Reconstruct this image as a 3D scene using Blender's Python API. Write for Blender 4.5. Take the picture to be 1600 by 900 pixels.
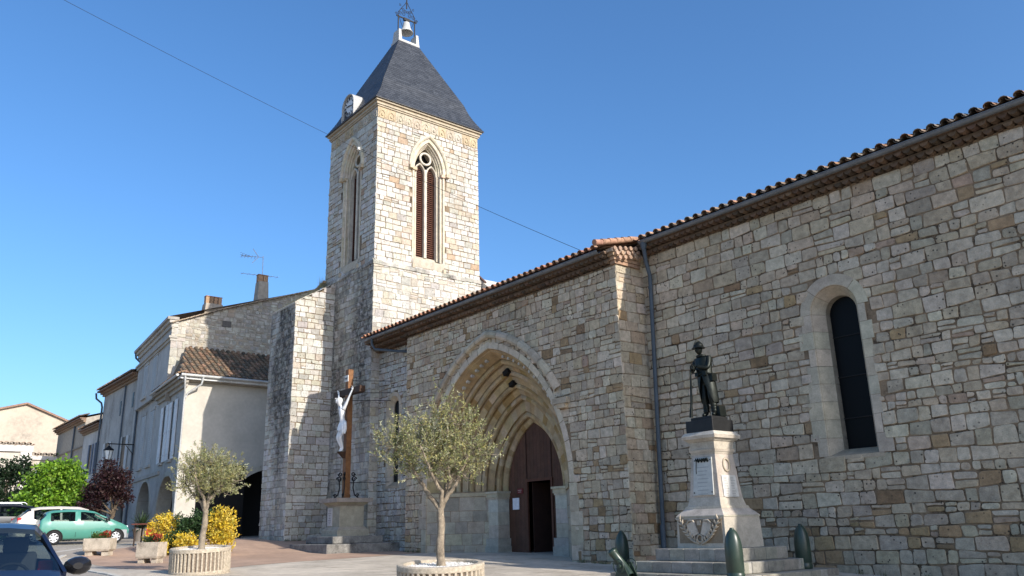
import bpy, bmesh, math, random
import numpy as np
from mathutils import Vector, Matrix

for o in list(bpy.data.objects): bpy.data.objects.remove(o)
C = bpy.context.scene.collection
SC = bpy.context.scene

# ------------------------------------------------------------------ camera
cam = bpy.data.cameras.new('camera'); camo = bpy.data.objects.new('camera', cam); C.objects.link(camo)
SC.camera = camo
cam.sensor_width = 36.0; cam.lens = 36.0*1268.32/1600; cam.clip_end = 3000; cam.clip_start = 0.1
pit, roll, yaw = 0.287137881, -0.0260251953, 0.685399112
F = Vector((-math.cos(yaw)*math.cos(pit), math.sin(yaw)*math.cos(pit), math.sin(pit)))
R = F.cross(Vector((0, 0, 1))).normalized(); U = R.cross(F)
R2 = R*math.cos(roll)+U*math.sin(roll); U2 = U*math.cos(roll)-R*math.sin(roll)
camo.matrix_world = Matrix(((R2.x, U2.x, -F.x, 0), (R2.y, U2.y, -F.y, 0), (R2.z, U2.z, -F.z, 0), (0, 0, 0, 1)))

# ------------------------------------------------------------------ light
SUN = Vector((-1, -0.14, -0.533)).normalized()
w = bpy.data.worlds.new('World'); SC.world = w; w.use_nodes = True
nt = w.node_tree; bg = nt.nodes['Background']
sky = nt.nodes.new('ShaderNodeTexSky'); sky.sky_type = 'NISHITA'; sky.sun_disc = False
sky.sun_elevation = math.asin(-SUN.z); sky.sun_rotation = math.atan2(-SUN.x, -SUN.y)
sky.altitude = 0; sky.air_density = 1.0; sky.dust_density = 2.0; sky.ozone_density = 6.0
hs = nt.nodes.new('ShaderNodeHueSaturation'); hs.inputs['Hue'].default_value = .499; hs.inputs['Saturation'].default_value = 1.1; hs.inputs['Value'].default_value = 1.3
nt.links.new(sky.outputs[0], hs.inputs['Color']); nt.links.new(hs.outputs[0], bg.inputs[0]); bg.inputs[1].default_value = 0.15
sl = bpy.data.lights.new('sun', 'SUN'); sl.energy = 5.0; sl.angle = math.radians(0.53); sl.color = (1.0, 0.935, 0.85)
slo = bpy.data.objects.new('sun', sl); C.objects.link(slo); slo.location = (20, 10, 40)
slo.rotation_euler = SUN.to_track_quat('-Z', 'Y').to_euler()
SC.view_settings.view_transform = 'Standard'; SC.view_settings.look = 'None'
SC.view_settings.exposure = 0.27; SC.view_settings.gamma = 1.0
SC.render.resolution_x = 1024; SC.render.resolution_y = 576

# ------------------------------------------------------------------ helpers
def V(*a): return Vector(a)
def wloc(o):
    p = Vector((0, 0, 0))
    while o is not None:
        p += o.location; o = o.parent
    return p

class MB:
    def __init__(s): s.v = []; s.f = []; s.c = []; s.m = []; s.sm = []
    def add(s, vs, fs, col=(.5, .5, .5), mi=0, smooth=False):
        n = len(s.v); s.v.extend([tuple(p) for p in vs])
        for f in fs:
            s.f.append(tuple(i+n for i in f)); s.c.append(col); s.m.append(mi); s.sm.append(smooth)
    def box(s, a, b, col=(.5, .5, .5), mi=0):
        x0, y0, z0 = (min(a[i], b[i]) for i in range(3)); x1, y1, z1 = (max(a[i], b[i]) for i in range(3))
        s.add([(x0, y0, z0), (x1, y0, z0), (x1, y1, z0), (x0, y1, z0), (x0, y0, z1), (x1, y0, z1), (x1, y1, z1), (x0, y1, z1)],
              [(3, 2, 1, 0), (4, 5, 6, 7), (0, 1, 5, 4), (1, 2, 6, 5), (2, 3, 7, 6), (3, 0, 4, 7)], col, mi)
    def obox(s, c, ax, ay, az, hx, hy, hz, col=(.5, .5, .5), mi=0):
        c = Vector(c); ax = Vector(ax)*hx; ay = Vector(ay)*hy; az = Vector(az)*hz
        q = [c+ax*i+ay*j+az*k for k in (-1, 1) for (i, j) in ((-1, -1), (1, -1), (1, 1), (-1, 1))]
        s.add(q, [(3, 2, 1, 0), (4, 5, 6, 7), (0, 1, 5, 4), (1, 2, 6, 5), (2, 3, 7, 6), (3, 0, 4, 7)], col, mi)
    def bar(s, p0, p1, wd, hg, up=(0, 0, 1), col=(.5, .5, .5), mi=0):
        p0 = Vector(p0); p1 = Vector(p1); d = p1-p0; L = d.length; d.normalize()
        sd = d.cross(Vector(up))
        if sd.length < 1e-4: sd = d.cross(Vector((1, 0, 0)))
        sd.normalize(); u = sd.cross(d)
        s.obox((p0+p1)/2, d, sd, u, L/2, wd/2, hg/2, col, mi)
    def tube(s, pts, rad, n=8, col=(.5, .5, .5), mi=0, caps=True, smooth=True):
        pts = [Vector(p) for p in pts]; N = len(pts)
        if not hasattr(rad, '__len__'): rad = [rad]*N
        vs = []; prev = None
        for i, p in enumerate(pts):
            d = (pts[min(i+1, N-1)]-pts[max(i-1, 0)])
            if d.length < 1e-9: d = Vector((0, 0, 1))
            d.normalize()
            if prev is None:
                a = d.cross(Vector((0, 0, 1)))
                if a.length < 1e-3: a = d.cross(Vector((1, 0, 0)))
            else: a = prev-d*prev.dot(d)
            a.normalize(); prev = a; b = d.cross(a)
            for k in range(n):
                t = 2*math.pi*k/n; vs.append(p+(a*math.cos(t)+b*math.sin(t))*rad[i])
        fs = [(i*n+k, i*n+(k+1) % n, (i+1)*n+(k+1) % n, (i+1)*n+k) for i in range(N-1) for k in range(n)]
        s.add(vs, fs, col, mi, smooth)
        if caps: s.add(vs[:n], [tuple(range(n))[::-1]], col, mi); s.add(vs[-n:], [tuple(range(n))], col, mi)
    def lathe(s, prof, c=(0, 0, 0), n=24, col=(.5, .5, .5), mi=0, smooth=True, axis=None):
        c = Vector(c); vs = []
        for (r, z) in prof:
            for k in range(n):
                t = 2*math.pi*k/n; vs.append(c+Vector((r*math.cos(t), r*math.sin(t), z)))
        N = len(prof)
        fs = [(i*n+k, i*n+(k+1) % n, (i+1)*n+(k+1) % n, (i+1)*n+k) for i in range(N-1) for k in range(n)]
        s.add(vs, fs, col, mi, smooth)
        if prof[-1][0] > 1e-4: s.add(vs[-n:], [tuple(range(n))], col, mi)
        if prof[0][0] > 1e-4: s.add(vs[:n], [tuple(range(n))[::-1]], col, mi)
    def prism(s, poly, O, A, B, N, d0, d1, col=(.5, .5, .5), mi=0):
        # poly in (a,b); extruded along N from d0 to d1
        O = Vector(O); A = Vector(A); B = Vector(B); N = Vector(N); n = len(poly)
        lo = [O+A*a+B*b+N*d0 for a, b in poly]; hi = [O+A*a+B*b+N*d1 for a, b in poly]
        s.add(lo+hi, [tuple(range(n))[::-1], tuple(range(n, 2*n))]+[(i, (i+1) % n, n+(i+1) % n, n+i) for i in range(n)], col, mi)
    def loft(s, loops, col=(.5, .5, .5), mi=0, closed=True, caps=True, smooth=False):
        n = len(loops[0]); vs = [p for l in loops for p in l]; fs = []
        for i in range(len(loops)-1):
            for k in range(n if closed else n-1):
                fs.append((i*n+k, i*n+(k+1) % n, (i+1)*n+(k+1) % n, (i+1)*n+k))
        s.add(vs, fs, col, mi, smooth)
        if caps and closed:
            s.add(loops[0], [tuple(range(n))[::-1]], col, mi); s.add(loops[-1], [tuple(range(n))], col, mi)
    def build(s, name, mats, parent=None, origin=None, bevel=0, subsurf=0, fixn=False):
        off = wloc(parent) if parent is not None else (Vector(origin) if origin is not None else Vector((0, 0, 0)))
        me = bpy.data.meshes.new(name)
        vs = [(p[0]-off.x, p[1]-off.y, p[2]-off.z) for p in s.v]
        me.from_pydata(vs, [], s.f); 
        if not isinstance(mats, (list, tuple)): mats = [mats]
        for m in mats: me.materials.append(m)
        me.polygons.foreach_set('material_index', s.m); me.polygons.foreach_set('use_smooth', s.sm)
        at = me.color_attributes.new('col', 'FLOAT_COLOR', 'CORNER')
        lt = np.array([len(f) for f in s.f]); cc = np.array([tuple(c)[:3]+(1.0,) for c in s.c], dtype=np.float32).reshape(-1, 4)
        at.data.foreach_set('color', np.repeat(cc, lt, axis=0).ravel())
        me.update()
        if fixn:
            bm = bmesh.new(); bm.from_mesh(me); bmesh.ops.recalc_face_normals(bm, faces=bm.faces); bm.to_mesh(me); bm.free()
        o = bpy.data.objects.new(name, me); C.objects.link(o)
        if parent is not None: o.parent = parent
        else: o.location = off
        if bevel:
            b = o.modifiers.new('bevel', 'BEVEL'); b.width = bevel; b.segments = 2; b.limit_method = 'ANGLE'; b.angle_limit = math.radians(40)
        if subsurf:
            b = o.modifiers.new('sub', 'SUBSURF'); b.levels = subsurf; b.render_levels = subsurf
        return o

def tag(o, label=None, cat=None, group=None, kind=None):
    if label: o['label'] = label
    if cat: o['category'] = cat
    if group: o['group'] = group
    if kind: o['kind'] = kind
    return o
def thing(name, label, cat, loc, group=None, rz=0):
    o = bpy.data.objects.new(name, None); C.objects.link(o); o.location = loc; o.rotation_euler = (0, 0, rz)
    o.empty_display_size = .3
    return tag(o, label, cat, group)
def copy_tree(o, parent=None):
    c = o.copy(); C.objects.link(c)
    if parent is not None: c.parent = parent
    for ch in list(o.children): copy_tree(ch, c)
    return c

# ------------------------------------------------------------------ materials
def mat(name, base=(.5, .5, .5), rough=.8, metal=0, attr=False, nscale=6, namp=.25, bump=.0, bscale=30, spec=.3,
        stain=None, streak=False, trans=0, coat=0, pit=0.0, dust=None):
    m = bpy.data.materials.new(name); m.use_nodes = True; t = m.node_tree; N = t.nodes; L = t.links
    p = N['Principled BSDF']; p.inputs['Roughness'].default_value = rough; p.inputs['Metallic'].default_value = metal
    p.inputs['Specular IOR Level'].default_value = spec; p.inputs['Coat Weight'].default_value = coat
    geo = N.new('ShaderNodeNewGeometry'); pos = geo.outputs['Position']
    if attr:
        a = N.new('ShaderNodeAttribute'); a.attribute_name = 'col'; col = a.outputs['Color']
    else:
        a = N.new('ShaderNodeRGB'); a.outputs[0].default_value = tuple(base)+(1,); col = a.outputs[0]
    def noise(sc, det=5, r=.6, vec=None):
        n = N.new('ShaderNodeTexNoise'); n.inputs['Scale'].default_value = sc; n.inputs['Detail'].default_value = det; n.inputs['Roughness'].default_value = r
        L.new(vec or pos, n.inputs['Vector']); return n.outputs[0]
    def mrange(x, a0, a1, b0, b1):
        r = N.new('ShaderNodeMapRange'); L.new(x, r.inputs[0])
        for i, q in enumerate((a0, a1, b0, b1)): r.inputs[i+1].default_value = q
        return r.outputs[0]
    def mix(f, A, B, mode='MIX'):
        x = N.new('ShaderNodeMix'); x.data_type = 'RGBA'; x.blend_type = mode
        if hasattr(f, 'is_linked'): L.new(f, x.inputs[0])
        else: x.inputs[0].default_value = f
        for i, q in ((6, A), (7, B)):
            if hasattr(q, 'is_linked'): L.new(q, x.inputs[i])
            else: x.inputs[i].default_value = tuple(q)+(1,)
        return x.outputs[2]
    if namp:
        v = N.new('ShaderNodeCombineColor'); g = mrange(noise(nscale), .3, .7, 1-namp, 1+namp)
        g2 = mrange(noise(nscale*7), .3, .7, 1-namp*.6, 1+namp*.6)
        mm = N.new('ShaderNodeMath'); mm.operation = 'MULTIPLY'; L.new(g, mm.inputs[0]); L.new(g2, mm.inputs[1])
        for i in range(3): L.new(mm.outputs[0], v.inputs[i])
        col = mix(1.0, col, v.outputs[0], 'MULTIPLY')
    if stain:
        scol, sc, lo, hi, amt = stain
        vec = None
        if streak:
            mp = N.new('ShaderNodeMapping'); mp.inputs['Scale'].default_value = (1, 1, .28); L.new(pos, mp.inputs[0]); vec = mp.outputs[0]
        a1 = noise(sc, 6, .65, vec); f = mrange(a1, lo, hi, 0, amt)
        a2 = mrange(noise(sc*9, 4, .7), .35, .6, .25, 1)
        mm = N.new('ShaderNodeMath'); mm.operation = 'MULTIPLY'; L.new(f, mm.inputs[0]); L.new(a2, mm.inputs[1])
        col = mix(mm.outputs[0], col, scol)
    if pit:
        vo = N.new('ShaderNodeTexVoronoi'); vo.inputs['Scale'].default_value = 9; L.new(pos, vo.inputs['Vector'])
        pf = mrange(vo.outputs['Distance'], .12, .24, 1, 0)
        sel = mrange(noise(2.4, 3), .46, .56, 0, pit)
        mm = N.new('ShaderNodeMath'); mm.operation = 'MULTIPLY'; L.new(pf, mm.inputs[0]); L.new(sel, mm.inputs[1])
        col = mix(mm.outputs[0], col, (.05, .04, .03))
    L.new(col, p.inputs['Base Color'])
    if bump:
        b = N.new('ShaderNodeBump'); b.inputs['Strength'].default_value = bump; b.inputs['Distance'].default_value = .03
        L.new(noise(bscale, 6, .7), b.inputs['Height']); L.new(b.outputs[0], p.inputs['Normal'])
    if trans:
        tr = N.new('ShaderNodeBsdfTranslucent'); L.new(col, tr.inputs[0]); ms = N.new('ShaderNodeMixShader'); ms.inputs[0].default_value = trans
        L.new(p.outputs[0], ms.inputs[1]); L.new(tr.outputs[0], ms.inputs[2]); L.new(ms.outputs[0], N['Material Output'].inputs[0])
    return m
def glassmat(name, tint, rough=.03, alpha=.5):
    m = bpy.data.materials.new(name); m.use_nodes = True; t = m.node_tree; N = t.nodes; L = t.links
    for n in list(N):
        if n.type != 'OUTPUT_MATERIAL': N.remove(n)
    tr = N.new('ShaderNodeBsdfTransparent'); tr.inputs[0].default_value = tuple(tint)+(1,)
    gl = N.new('ShaderNodeBsdfGlossy'); gl.inputs['Roughness'].default_value = rough
    fr = N.new('ShaderNodeFresnel'); fr.inputs[0].default_value = 1.5
    ad = N.new('ShaderNodeMath'); ad.operation = 'MULTIPLY_ADD'; ad.inputs[1].default_value = .2; ad.inputs[2].default_value = 0
    L.new(fr.outputs[0], ad.inputs[0])
    ms = N.new('ShaderNodeMixShader'); L.new(ad.outputs[0], ms.inputs[0]); L.new(tr.outputs[0], ms.inputs[1]); L.new(gl.outputs[0], ms.inputs[2])
    L.new(ms.outputs[0], N['Material Output'].inputs[0]); return m

DARK = (.045, .042, .038)
M_stone = mat('limestone', attr=True, rough=.92, nscale=7, namp=.24, bump=1.0, bscale=18, pit=.95, stain=((.10, .085, .065), .5, .52, .72, .45), streak=True)
M_mortar = mat('crumbling_mortar', attr=True, rough=.97, nscale=3, namp=.25, bump=.8, bscale=30, stain=((.03, .022, .015), 2.4, .46, .58, .9))
M_tower = mat('tower_limestone', attr=True, rough=.92, nscale=7, namp=.2, bump=.8, bscale=20, pit=.85, stain=((.17, .155, .13), .5, .53, .70, .6), streak=True)
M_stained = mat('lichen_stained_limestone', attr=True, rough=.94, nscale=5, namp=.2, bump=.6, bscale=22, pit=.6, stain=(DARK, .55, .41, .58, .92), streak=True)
M_carved = mat('carved_stone', attr=True, rough=.9, nscale=4, namp=.2, bump=.25, bscale=30, stain=((.10, .08, .06), .8, .58, .75, .45))
M_oldstone = mat('weathered_step_stone', base=(.22, .21, .19), rough=.93, nscale=4, namp=.3, bump=.4, bscale=26, stain=(DARK, 1.6, .45, .62, .8))
M_render = mat('lime_render', base=(.47, .435, .37), rough=.95, nscale=.9, namp=.10, bump=.12, bscale=40)
M_attrmatte = mat('painted_matte', attr=True, rough=.85, nscale=5, namp=.12, bump=.1, bscale=40)
M_tile = mat('canal_tile', attr=True, rough=.9, nscale=9, namp=.3, bump=.3, bscale=40)
M_slate = mat('slate', attr=True, rough=.42, nscale=8, namp=.22, bump=.10, bscale=60, spec=.5)
M_zinc = mat('zinc', base=(.16, .17, .18), rough=.5, metal=.3, nscale=3, namp=.2)
M_pipe = mat('blue_grey_pipe', base=(.07, .09, .11), rough=.55, nscale=3, namp=.15)
M_palepipe = mat('pale_zinc', base=(.42, .42, .40), rough=.6, nscale=3, namp=.15)
M_iron = mat('wrought_iron', base=(.018, .017, .017), rough=.6, metal=.3, nscale=9, namp=.2)
M_bronze = mat('dark_bronze', base=(.016, .019, .016), rough=.42, metal=.55, nscale=7, namp=.35, bump=.05, bscale=60)
M_black = mat('black_stone', base=(.014, .014, .014), rough=.5, nscale=7, namp=.3)
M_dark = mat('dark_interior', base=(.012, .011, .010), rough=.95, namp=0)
M_door = mat('brown_door_wood', attr=True, rough=.7, nscale=3, namp=.18, bump=.1, bscale=40)
M_wood = mat('oiled_oak', base=(.19, .085, .032), rough=.6, nscale=6, namp=.3, bump=.1, bscale=40)
M_darkwood = mat('dark_oak', base=(.05, .025, .014), rough=.65, nscale=6, namp=.3)
M_louvre = mat('red_brown_louvre', base=(.115, .048, .032), rough=.7, nscale=4, namp=.2)
M_white = mat('white_paint', base=(.74, .75, .74), rough=.55, nscale=3, namp=.08)
M_attr = mat('attr_plain', attr=True, rough=.6, nscale=8, namp=.1)
M_shell = mat('dark_green_paint', base=(.024, .042, .030), rough=.36, nscale=4, namp=.2, spec=.5)
M_conc = mat('exposed_aggregate', attr=True, rough=.95, nscale=20, namp=.3, bump=.5, bscale=70)
M_gravel = mat('white_gravel', attr=True, rough=.9, nscale=30, namp=.2)
M_bark = mat('olive_bark', base=(.27, .22, .16), rough=.95, nscale=12, namp=.35, bump=.8, bscale=40, stain=((.07, .055, .04), 5, .52, .66, .8))
M_darkbark = mat('dark_bark', base=(.12, .09, .06), rough=.95, nscale=12, namp=.35, bump=.6, bscale=40)
M_leaf = mat('leaf', attr=True, rough=.55, namp=0, trans=.3)
M_glassdark = mat('dark_window_glass', base=(.008, .009, .010), rough=.35, namp=0, spec=.08)
M_glass = glassmat('car_glass', (.55, .62, .60))
M_rubber = mat('tyre_rubber', base=(.018, .018, .018), rough=.85, namp=.1)
M_chrome = mat('alloy', base=(.55, .56, .58), rough=.35, metal=.7, namp=.05)
# ------------------------------------------------------------------ ground
XS = [-600, -80, -60, -42, -37, -34, -32, -30, -28, -22, -19, -15, -11.7, -6, 0, 10, 600]
ZS = [3, .5, .2, -.15, -.2, -.32, -.55, -.72, -.78, -.85, -.98, -1.10, -1.135, -1.35, -1.5, -1.6, -1.6]
def tz(x): return float(np.interp(x, XS, ZS))
M_asphalt = mat('asphalt', base=(.32, .28, .23), rough=.95, nscale=.6, namp=.14, bump=.3, bscale=120)
M_paving = mat('pink_paving', base=(.40, .27, .19), rough=.95, nscale=.8, namp=.16, bump=.4, bscale=60, stain=((.24, .18, .14), 1.2, .5, .7, .6))
M_apron = mat('pale_concrete', base=(.50, .435, .345), rough=.95, nscale=.7, namp=.18, bump=.4, bscale=80, stain=((.28, .235, .18), .9, .48, .64, .8))
M_kerb = mat('kerb_stone', base=(.46, .43, .37), rough=.9, nscale=3, namp=.2, bump=.2, bscale=50)
g = MB()
ys = [-600, -60, 0, 60, 600]
for i in range(len(XS)-1):
    for j in range(len(ys)-1):
        g.add([(XS[i], ys[j], ZS[i]), (XS[i+1], ys[j], ZS[i+1]), (XS[i+1], ys[j+1], ZS[i+1]), (XS[i], ys[j+1], ZS[i])], [(0, 1, 2, 3)])
tag(g.build('ground', M_asphalt), kind='structure')
def drape(name, poly, dz, m):
    bm = bmesh.new(); bm.faces.new([bm.verts.new((x, y, 0)) for x, y in poly]); bmesh.ops.recalc_face_normals(bm, faces=bm.faces)
    for x in XS:
        bmesh.ops.bisect_plane(bm, geom=bm.verts[:]+bm.edges[:]+bm.faces[:], plane_co=(x, 0, 0), plane_no=(1, 0, 0))
    for v in bm.verts: v.co.z = tz(v.co.x)+dz
    bmesh.ops.triangulate(bm, faces=bm.faces)
    for f in bm.faces:
        if f.normal.z < 0: f.normal_flip()
    me = bpy.data.meshes.new(name); bm.to_mesh(me); bm.free(); me.materials.append(m)
    o = bpy.data.objects.new(name, me); C.objects.link(o); return tag(o, kind='structure')
drape('pavement', [(-41, 17), (-41, 12.2), (-36, 10.9), (-34, 9.2), (-32.7, 7.2), (-31.2, 6.5), (-24.8, 6.35), (-22.8, 6.95), (-22.1, 8.0), (-23.2, 9.3), (-24.2, 11.4), (-24.8, 13.5), (-26.2, 17), (-27, 17.9), (-41, 17.9)], .012, M_paving)
drape('forecourt', [(-31.4, 6.3), (-31.1, 5.9), (-25.5, 5.55), (-21, 5.5), (-8, 4.6), (12, 4), (12, 18.3), (-26.4, 19.0), (-26.2, 17), (-24.8, 13.5), (-24.2, 11.4), (-23.2, 9.3), (-22.1, 8.0), (-22.8, 6.95), (-24.8, 6.35), (-31.2, 6.5)], .008, M_apron)
kb = MB()
kl = [(-32.2, 6.35), (-31.2, 5.95), (-28, 5.65), (-25.5, 5.5), (-21, 5.42), (-15, 5.05), (-8, 4.55), (12, 3.9)]
for a, b in zip(kl[:-1], kl[1:]):
    n = max(1, int((Vector(b)-Vector(a)).length/1.0))
    for i in range(n):
        p = Vector(a).lerp(Vector(b), i/n+.004); q = Vector(a).lerp(Vector(b), (i+1)/n-.004)
        kb.bar((p.x, p.y, tz(p.x)-.04), (q.x, q.y, tz(q.x)-.04), .16, .14)
tag(kb.build('kerb', M_kerb, bevel=.012), kind='structure')
drape('road_marking', [(-33.2, 6.2), (-33.0, 6.2), (-35.6, 9.7), (-36.4, 11.2), (-36.7, 11.1), (-35.8, 9.6)], .006, M_kerb)
# ------------------------------------------------------------------ masonry
CREAM = (.465, .375, .26); WHITE = (.53, .45, .335); GREY = (.405, .34, .25); OCHRE = (.36, .25, .135); BROWN = (.255, .17, .095); MORT = (.255, .182, .115); ROSE = (.39, .285, .195)
def jitc(rg, c, a=.09):
    k = 1+rg.uniform(-a, a); return tuple(max(0, q*k*(1+rg.uniform(-.03, .03))) for q in c)
def pal_mix(rg, ws):
    r = rg.random()*sum(x[1] for x in ws)
    for c, q in ws:
        r -= q
        if r <= 0: return jitc(rg, c)
    return jitc(rg, ws[0][0])
def arch_side(w, h, k):
    # right half of a pointed (or round) arch from spring (w,0) to apex (0,h), k+1 points
    r = (w*w+h*h)/(2*w); cx = w-r; a1 = math.atan2(h, -cx)
    return [(cx+r*math.cos(a1*i/k), r*math.sin(a1*i/k)) for i in range(k+1)]
def arch_poly(uc, w, sill, spring, h, k=8):
    s = arch_side(w, h, k)
    right = [(uc+x, spring+z) for x, z in s]; left = [(uc-x, spring+z) for x, z in s[:-1]][::-1]
    return [(uc-w, sill), (uc+w, sill)]+right+left
def inside(poly, p):
    c = False; n = len(poly); x, y = p
    for i in range(n):
        x1, y1 = poly[i]; x2, y2 = poly[(i+1) % n]
        if (y1 > y) != (y2 > y) and x < (x2-x1)*(y-y1)/(y2-y1)+x1: c = not c
    return c
def push_out(poly, p, g):
    best = None
    for i in range(len(poly)):
        a = Vector(poly[i]); b = Vector(poly[(i+1) % len(poly)]); d = b-a
        if d.length < 1e-6: continue
        t = max(0, min(1, (Vector(p)-a).dot(d)/d.length_squared)); q = a+d*t; e = (q-Vector(p)).length
        if best is None or e < best[0]:
            n = Vector((d.y, -d.x)).normalized(); best = (e, q+n*g)
    return tuple(best[1])
def area(poly): return .5*sum(poly[i][0]*poly[(i+1) % len(poly)][1]-poly[(i+1) % len(poly)][0]*poly[i][1] for i in range(len(poly)))
def backing(mb, O, A, N, outline, holes, d, col, mi=0):
    bm = bmesh.new(); es = []
    for lp in [outline]+holes:
        vs = [bm.verts.new((p[0], p[1], 0)) for p in lp]
        es += [bm.edges.new((vs[i], vs[(i+1) % len(vs)])) for i in range(len(vs))]
    bmesh.ops.triangle_fill(bm, use_beauty=True, use_dissolve=False, edges=es)
    bm.verts.index_update(); O = Vector(O); A = Vector(A); N = Vector(N)
    vs = [O+A*v.co.x+Vector((0, 0, v.co.y))+N*d for v in bm.verts]; fs = []
    flip = A.cross(Vector((0, 0, 1))).dot(N) < 0
    for f in bm.faces:
        ix = [v.index for v in f.verts]
        if (f.normal.z < 0) != flip: ix = ix[::-1]
        fs.append(ix)
    mb.add(vs, fs, col, mi); bm.free()
def stones(mb, O, A, N, u0, u1, v0, v1, seed, course=(.2, .32), asp=(1.0, 2.2), gap=.022, jit=.012, wob=.02, rnd=(.012, .035),
           keep=(), pal=None, top=None, bot=None, proud=(.008, .034), ends=(.012, .012), split=.1, mi=0):
    rg = random.Random(seed); O = Vector(O); A = Vector(A); N = Vector(N); Z = Vector((0, 0, 1))
    flip = A.cross(Z).dot(N) < 0
    ph = [rg.uniform(0, 6) for _ in range(4)]
    def wb(u, k): return wob*(math.sin(u*1.1+ph[0]+k*1.7)+.6*math.sin(u*2.7+ph[1]+k*2.9))
    bnd = [v0]
    while bnd[-1] < v1-course[0]*.6: bnd.append(bnd[-1]+rg.uniform(*course))
    bnd[-1] = v1
    for k in range(len(bnd)-1):
        h = bnd[k+1]-bnd[k]; u = u0-rg.uniform(0, .4)
        while u < u1:
            wd = max(.12, h*rg.uniform(*asp)); ua, ub = u, u+wd
            if u1-ub < .12: ub = u1+1
            u = ub
            la = ua <= u0+.06; lb = ub >= u1-.06
            ua2 = u0-ends[0]-gap/2 if la else ua; ub2 = u1+ends[1]+gap/2 if lb else ub
            cells = [(0, 1)]
            if rg.random() < split and h > .18:
                q = rg.uniform(.4, .6); cells = [(0, q), (q, 1)]
            for f0, f1 in cells:
                def vv(uu, f):
                    a = bnd[k]+(wb(uu, k) if k else 0); b = bnd[k+1]+(wb(uu, k+1) if k+1 < len(bnd)-1 else 0); return a+(b-a)*f
                g2 = gap/2
                j = lambda: rg.uniform(-jit, jit)
                sl = 0 if la else rg.uniform(-.012, .012); sr = 0 if lb else rg.uniform(-.012, .012)
                cs = [(ua2+g2+sl+(0 if la else j()), vv(ua2, f0)+g2+j()), (ub2-g2+sr+(0 if lb else j()), vv(ub2, f0)+g2+j()),
                      (ub2-g2-sr+(0 if lb else j()), vv(ub2, f1)-g2+j()), (ua2+g2-sl+(0 if la else j()), vv(ua2, f1)-g2+j())]
                if cs[1][0]-cs[0][0] < .05: continue
                pl = []; r = rg.uniform(*rnd)
                for i in range(4):
                    p = Vector(cs[i]); a = Vector(cs[i-1]); b = Vector(cs[(i+1) % 4])
                    da = (a-p); db = (b-p); ra = min(r*rg.uniform(.6, 1.5), da.length*.35); rb = min(r*rg.uniform(.6, 1.5), db.length*.35)
                    pa = p+da.normalized()*ra; pb = p+db.normalized()*rb; pm = p+(da.normalized()+db.normalized())*min(ra, rb)*.32
                    pl += [pa, pm, pb]
                    mid = (p+b)/2; nn = Vector((db.y, -db.x)).normalized() if db.length else Vector((0, 0))
                    pl.append(mid+nn*rg.uniform(-.5, .5)*jit)
                pl = [tuple(p) for p in pl]
                cu = sum(p[0] for p in pl)/len(pl); cv = sum(p[1] for p in pl)/len(pl); bad = False
                if top is not None:
                    if cv > top(cu): continue
                    pl = [(p[0], min(p[1], top(p[0])-.004)) for p in pl]
                if bot is not None:
                    if cv < bot(cu): continue
                for kp in keep:
                    if inside(kp, (cu, cv)): bad = True; break
                    if any(inside(kp, p) for p in pl):
                        pl = [push_out(kp, p, .006) if inside(kp, p) else p for p in pl]
                if bad: continue
                ar = area(pl)
                if ar < .004: continue
                d = rg.uniform(*proud); ext = max(max(abs(p[0]-sum(q[0] for q in pl)/len(pl)) for p in pl), .05); tu, tv = rg.uniform(-.35, .35)*d*.4/ext, rg.uniform(-.35, .35)*d*.4/ext
                cu = sum(p[0] for p in pl)/len(pl); cv = sum(p[1] for p in pl)/len(pl)
                ins = min(.012, .1*math.sqrt(ar))
                def P(p, dd): return O+A*p[0]+Z*p[1]+N*dd
                ring0 = [P(p, -.012) for p in pl]; ring1 = []; rm = []
                for p in pl:
                    du, dv = p[0]-cu, p[1]-cv; L = math.hypot(du, dv) or 1; k2 = max(.5, 1-ins/L)
                    rm.append(P(p, d*.6-.002))
                    ring1.append(P((cu+du*k2, cv+dv*k2), d+tu*du/.4*1.0+tv*dv/.4))
                n = len(pl); fs = [(i, (i+1) % n, n+(i+1) % n, n+i) for i in range(n)]+[(n+i, n+(i+1) % n, 2*n+(i+1) % n, 2*n+i) for i in range(n)]+[tuple(range(2*n, 3*n))]
                if flip: fs = [f[::-1] for f in fs]
                mb.add(ring0+rm+ring1, fs, pal(rg, cu, cv), mi)
def sweep(mb, O, A, N, path, prof, cols, mi=0):
    """path: segments of points; ('J',u,v,nu) is a jamb point, ('A',uc,spring,sgn,cx,r,frac) an arch point.
    prof: list of (offset,depth) or a function of the segment index"""
    O = Vector(O); A = Vector(A); N = Vector(N); Z = Vector((0, 0, 1)); flip = A.cross(Z).dot(N) < 0
    def at(p, o, d):
        if p[0] == 'J': u, v = p[1]+p[3]*o, p[2]
        else:
            _, uc, sp, sgn, cx, r, fr = p
            t = math.acos(max(-1, min(1, -cx/(r+o))))*fr; u = uc+sgn*(cx+(r+o)*math.cos(t)); v = sp+(r+o)*math.sin(t)
        return O+A*u+Z*v+N*d
    for si, seg in enumerate(path):
        pf = prof(si) if callable(prof) else prof
        for pi in range(len(pf)-1):
            vs = []
            for p in seg:
                for (o, d) in (pf[pi], pf[pi+1]): vs.append(at(p, o, d))
            fs = [(2*i, 2*i+1, 2*i+3, 2*i+2) for i in range(len(seg)-1)]
            if flip: fs = [f[::-1] for f in fs]
            mb.add(vs, fs, cols(si, pi), mi)
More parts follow.
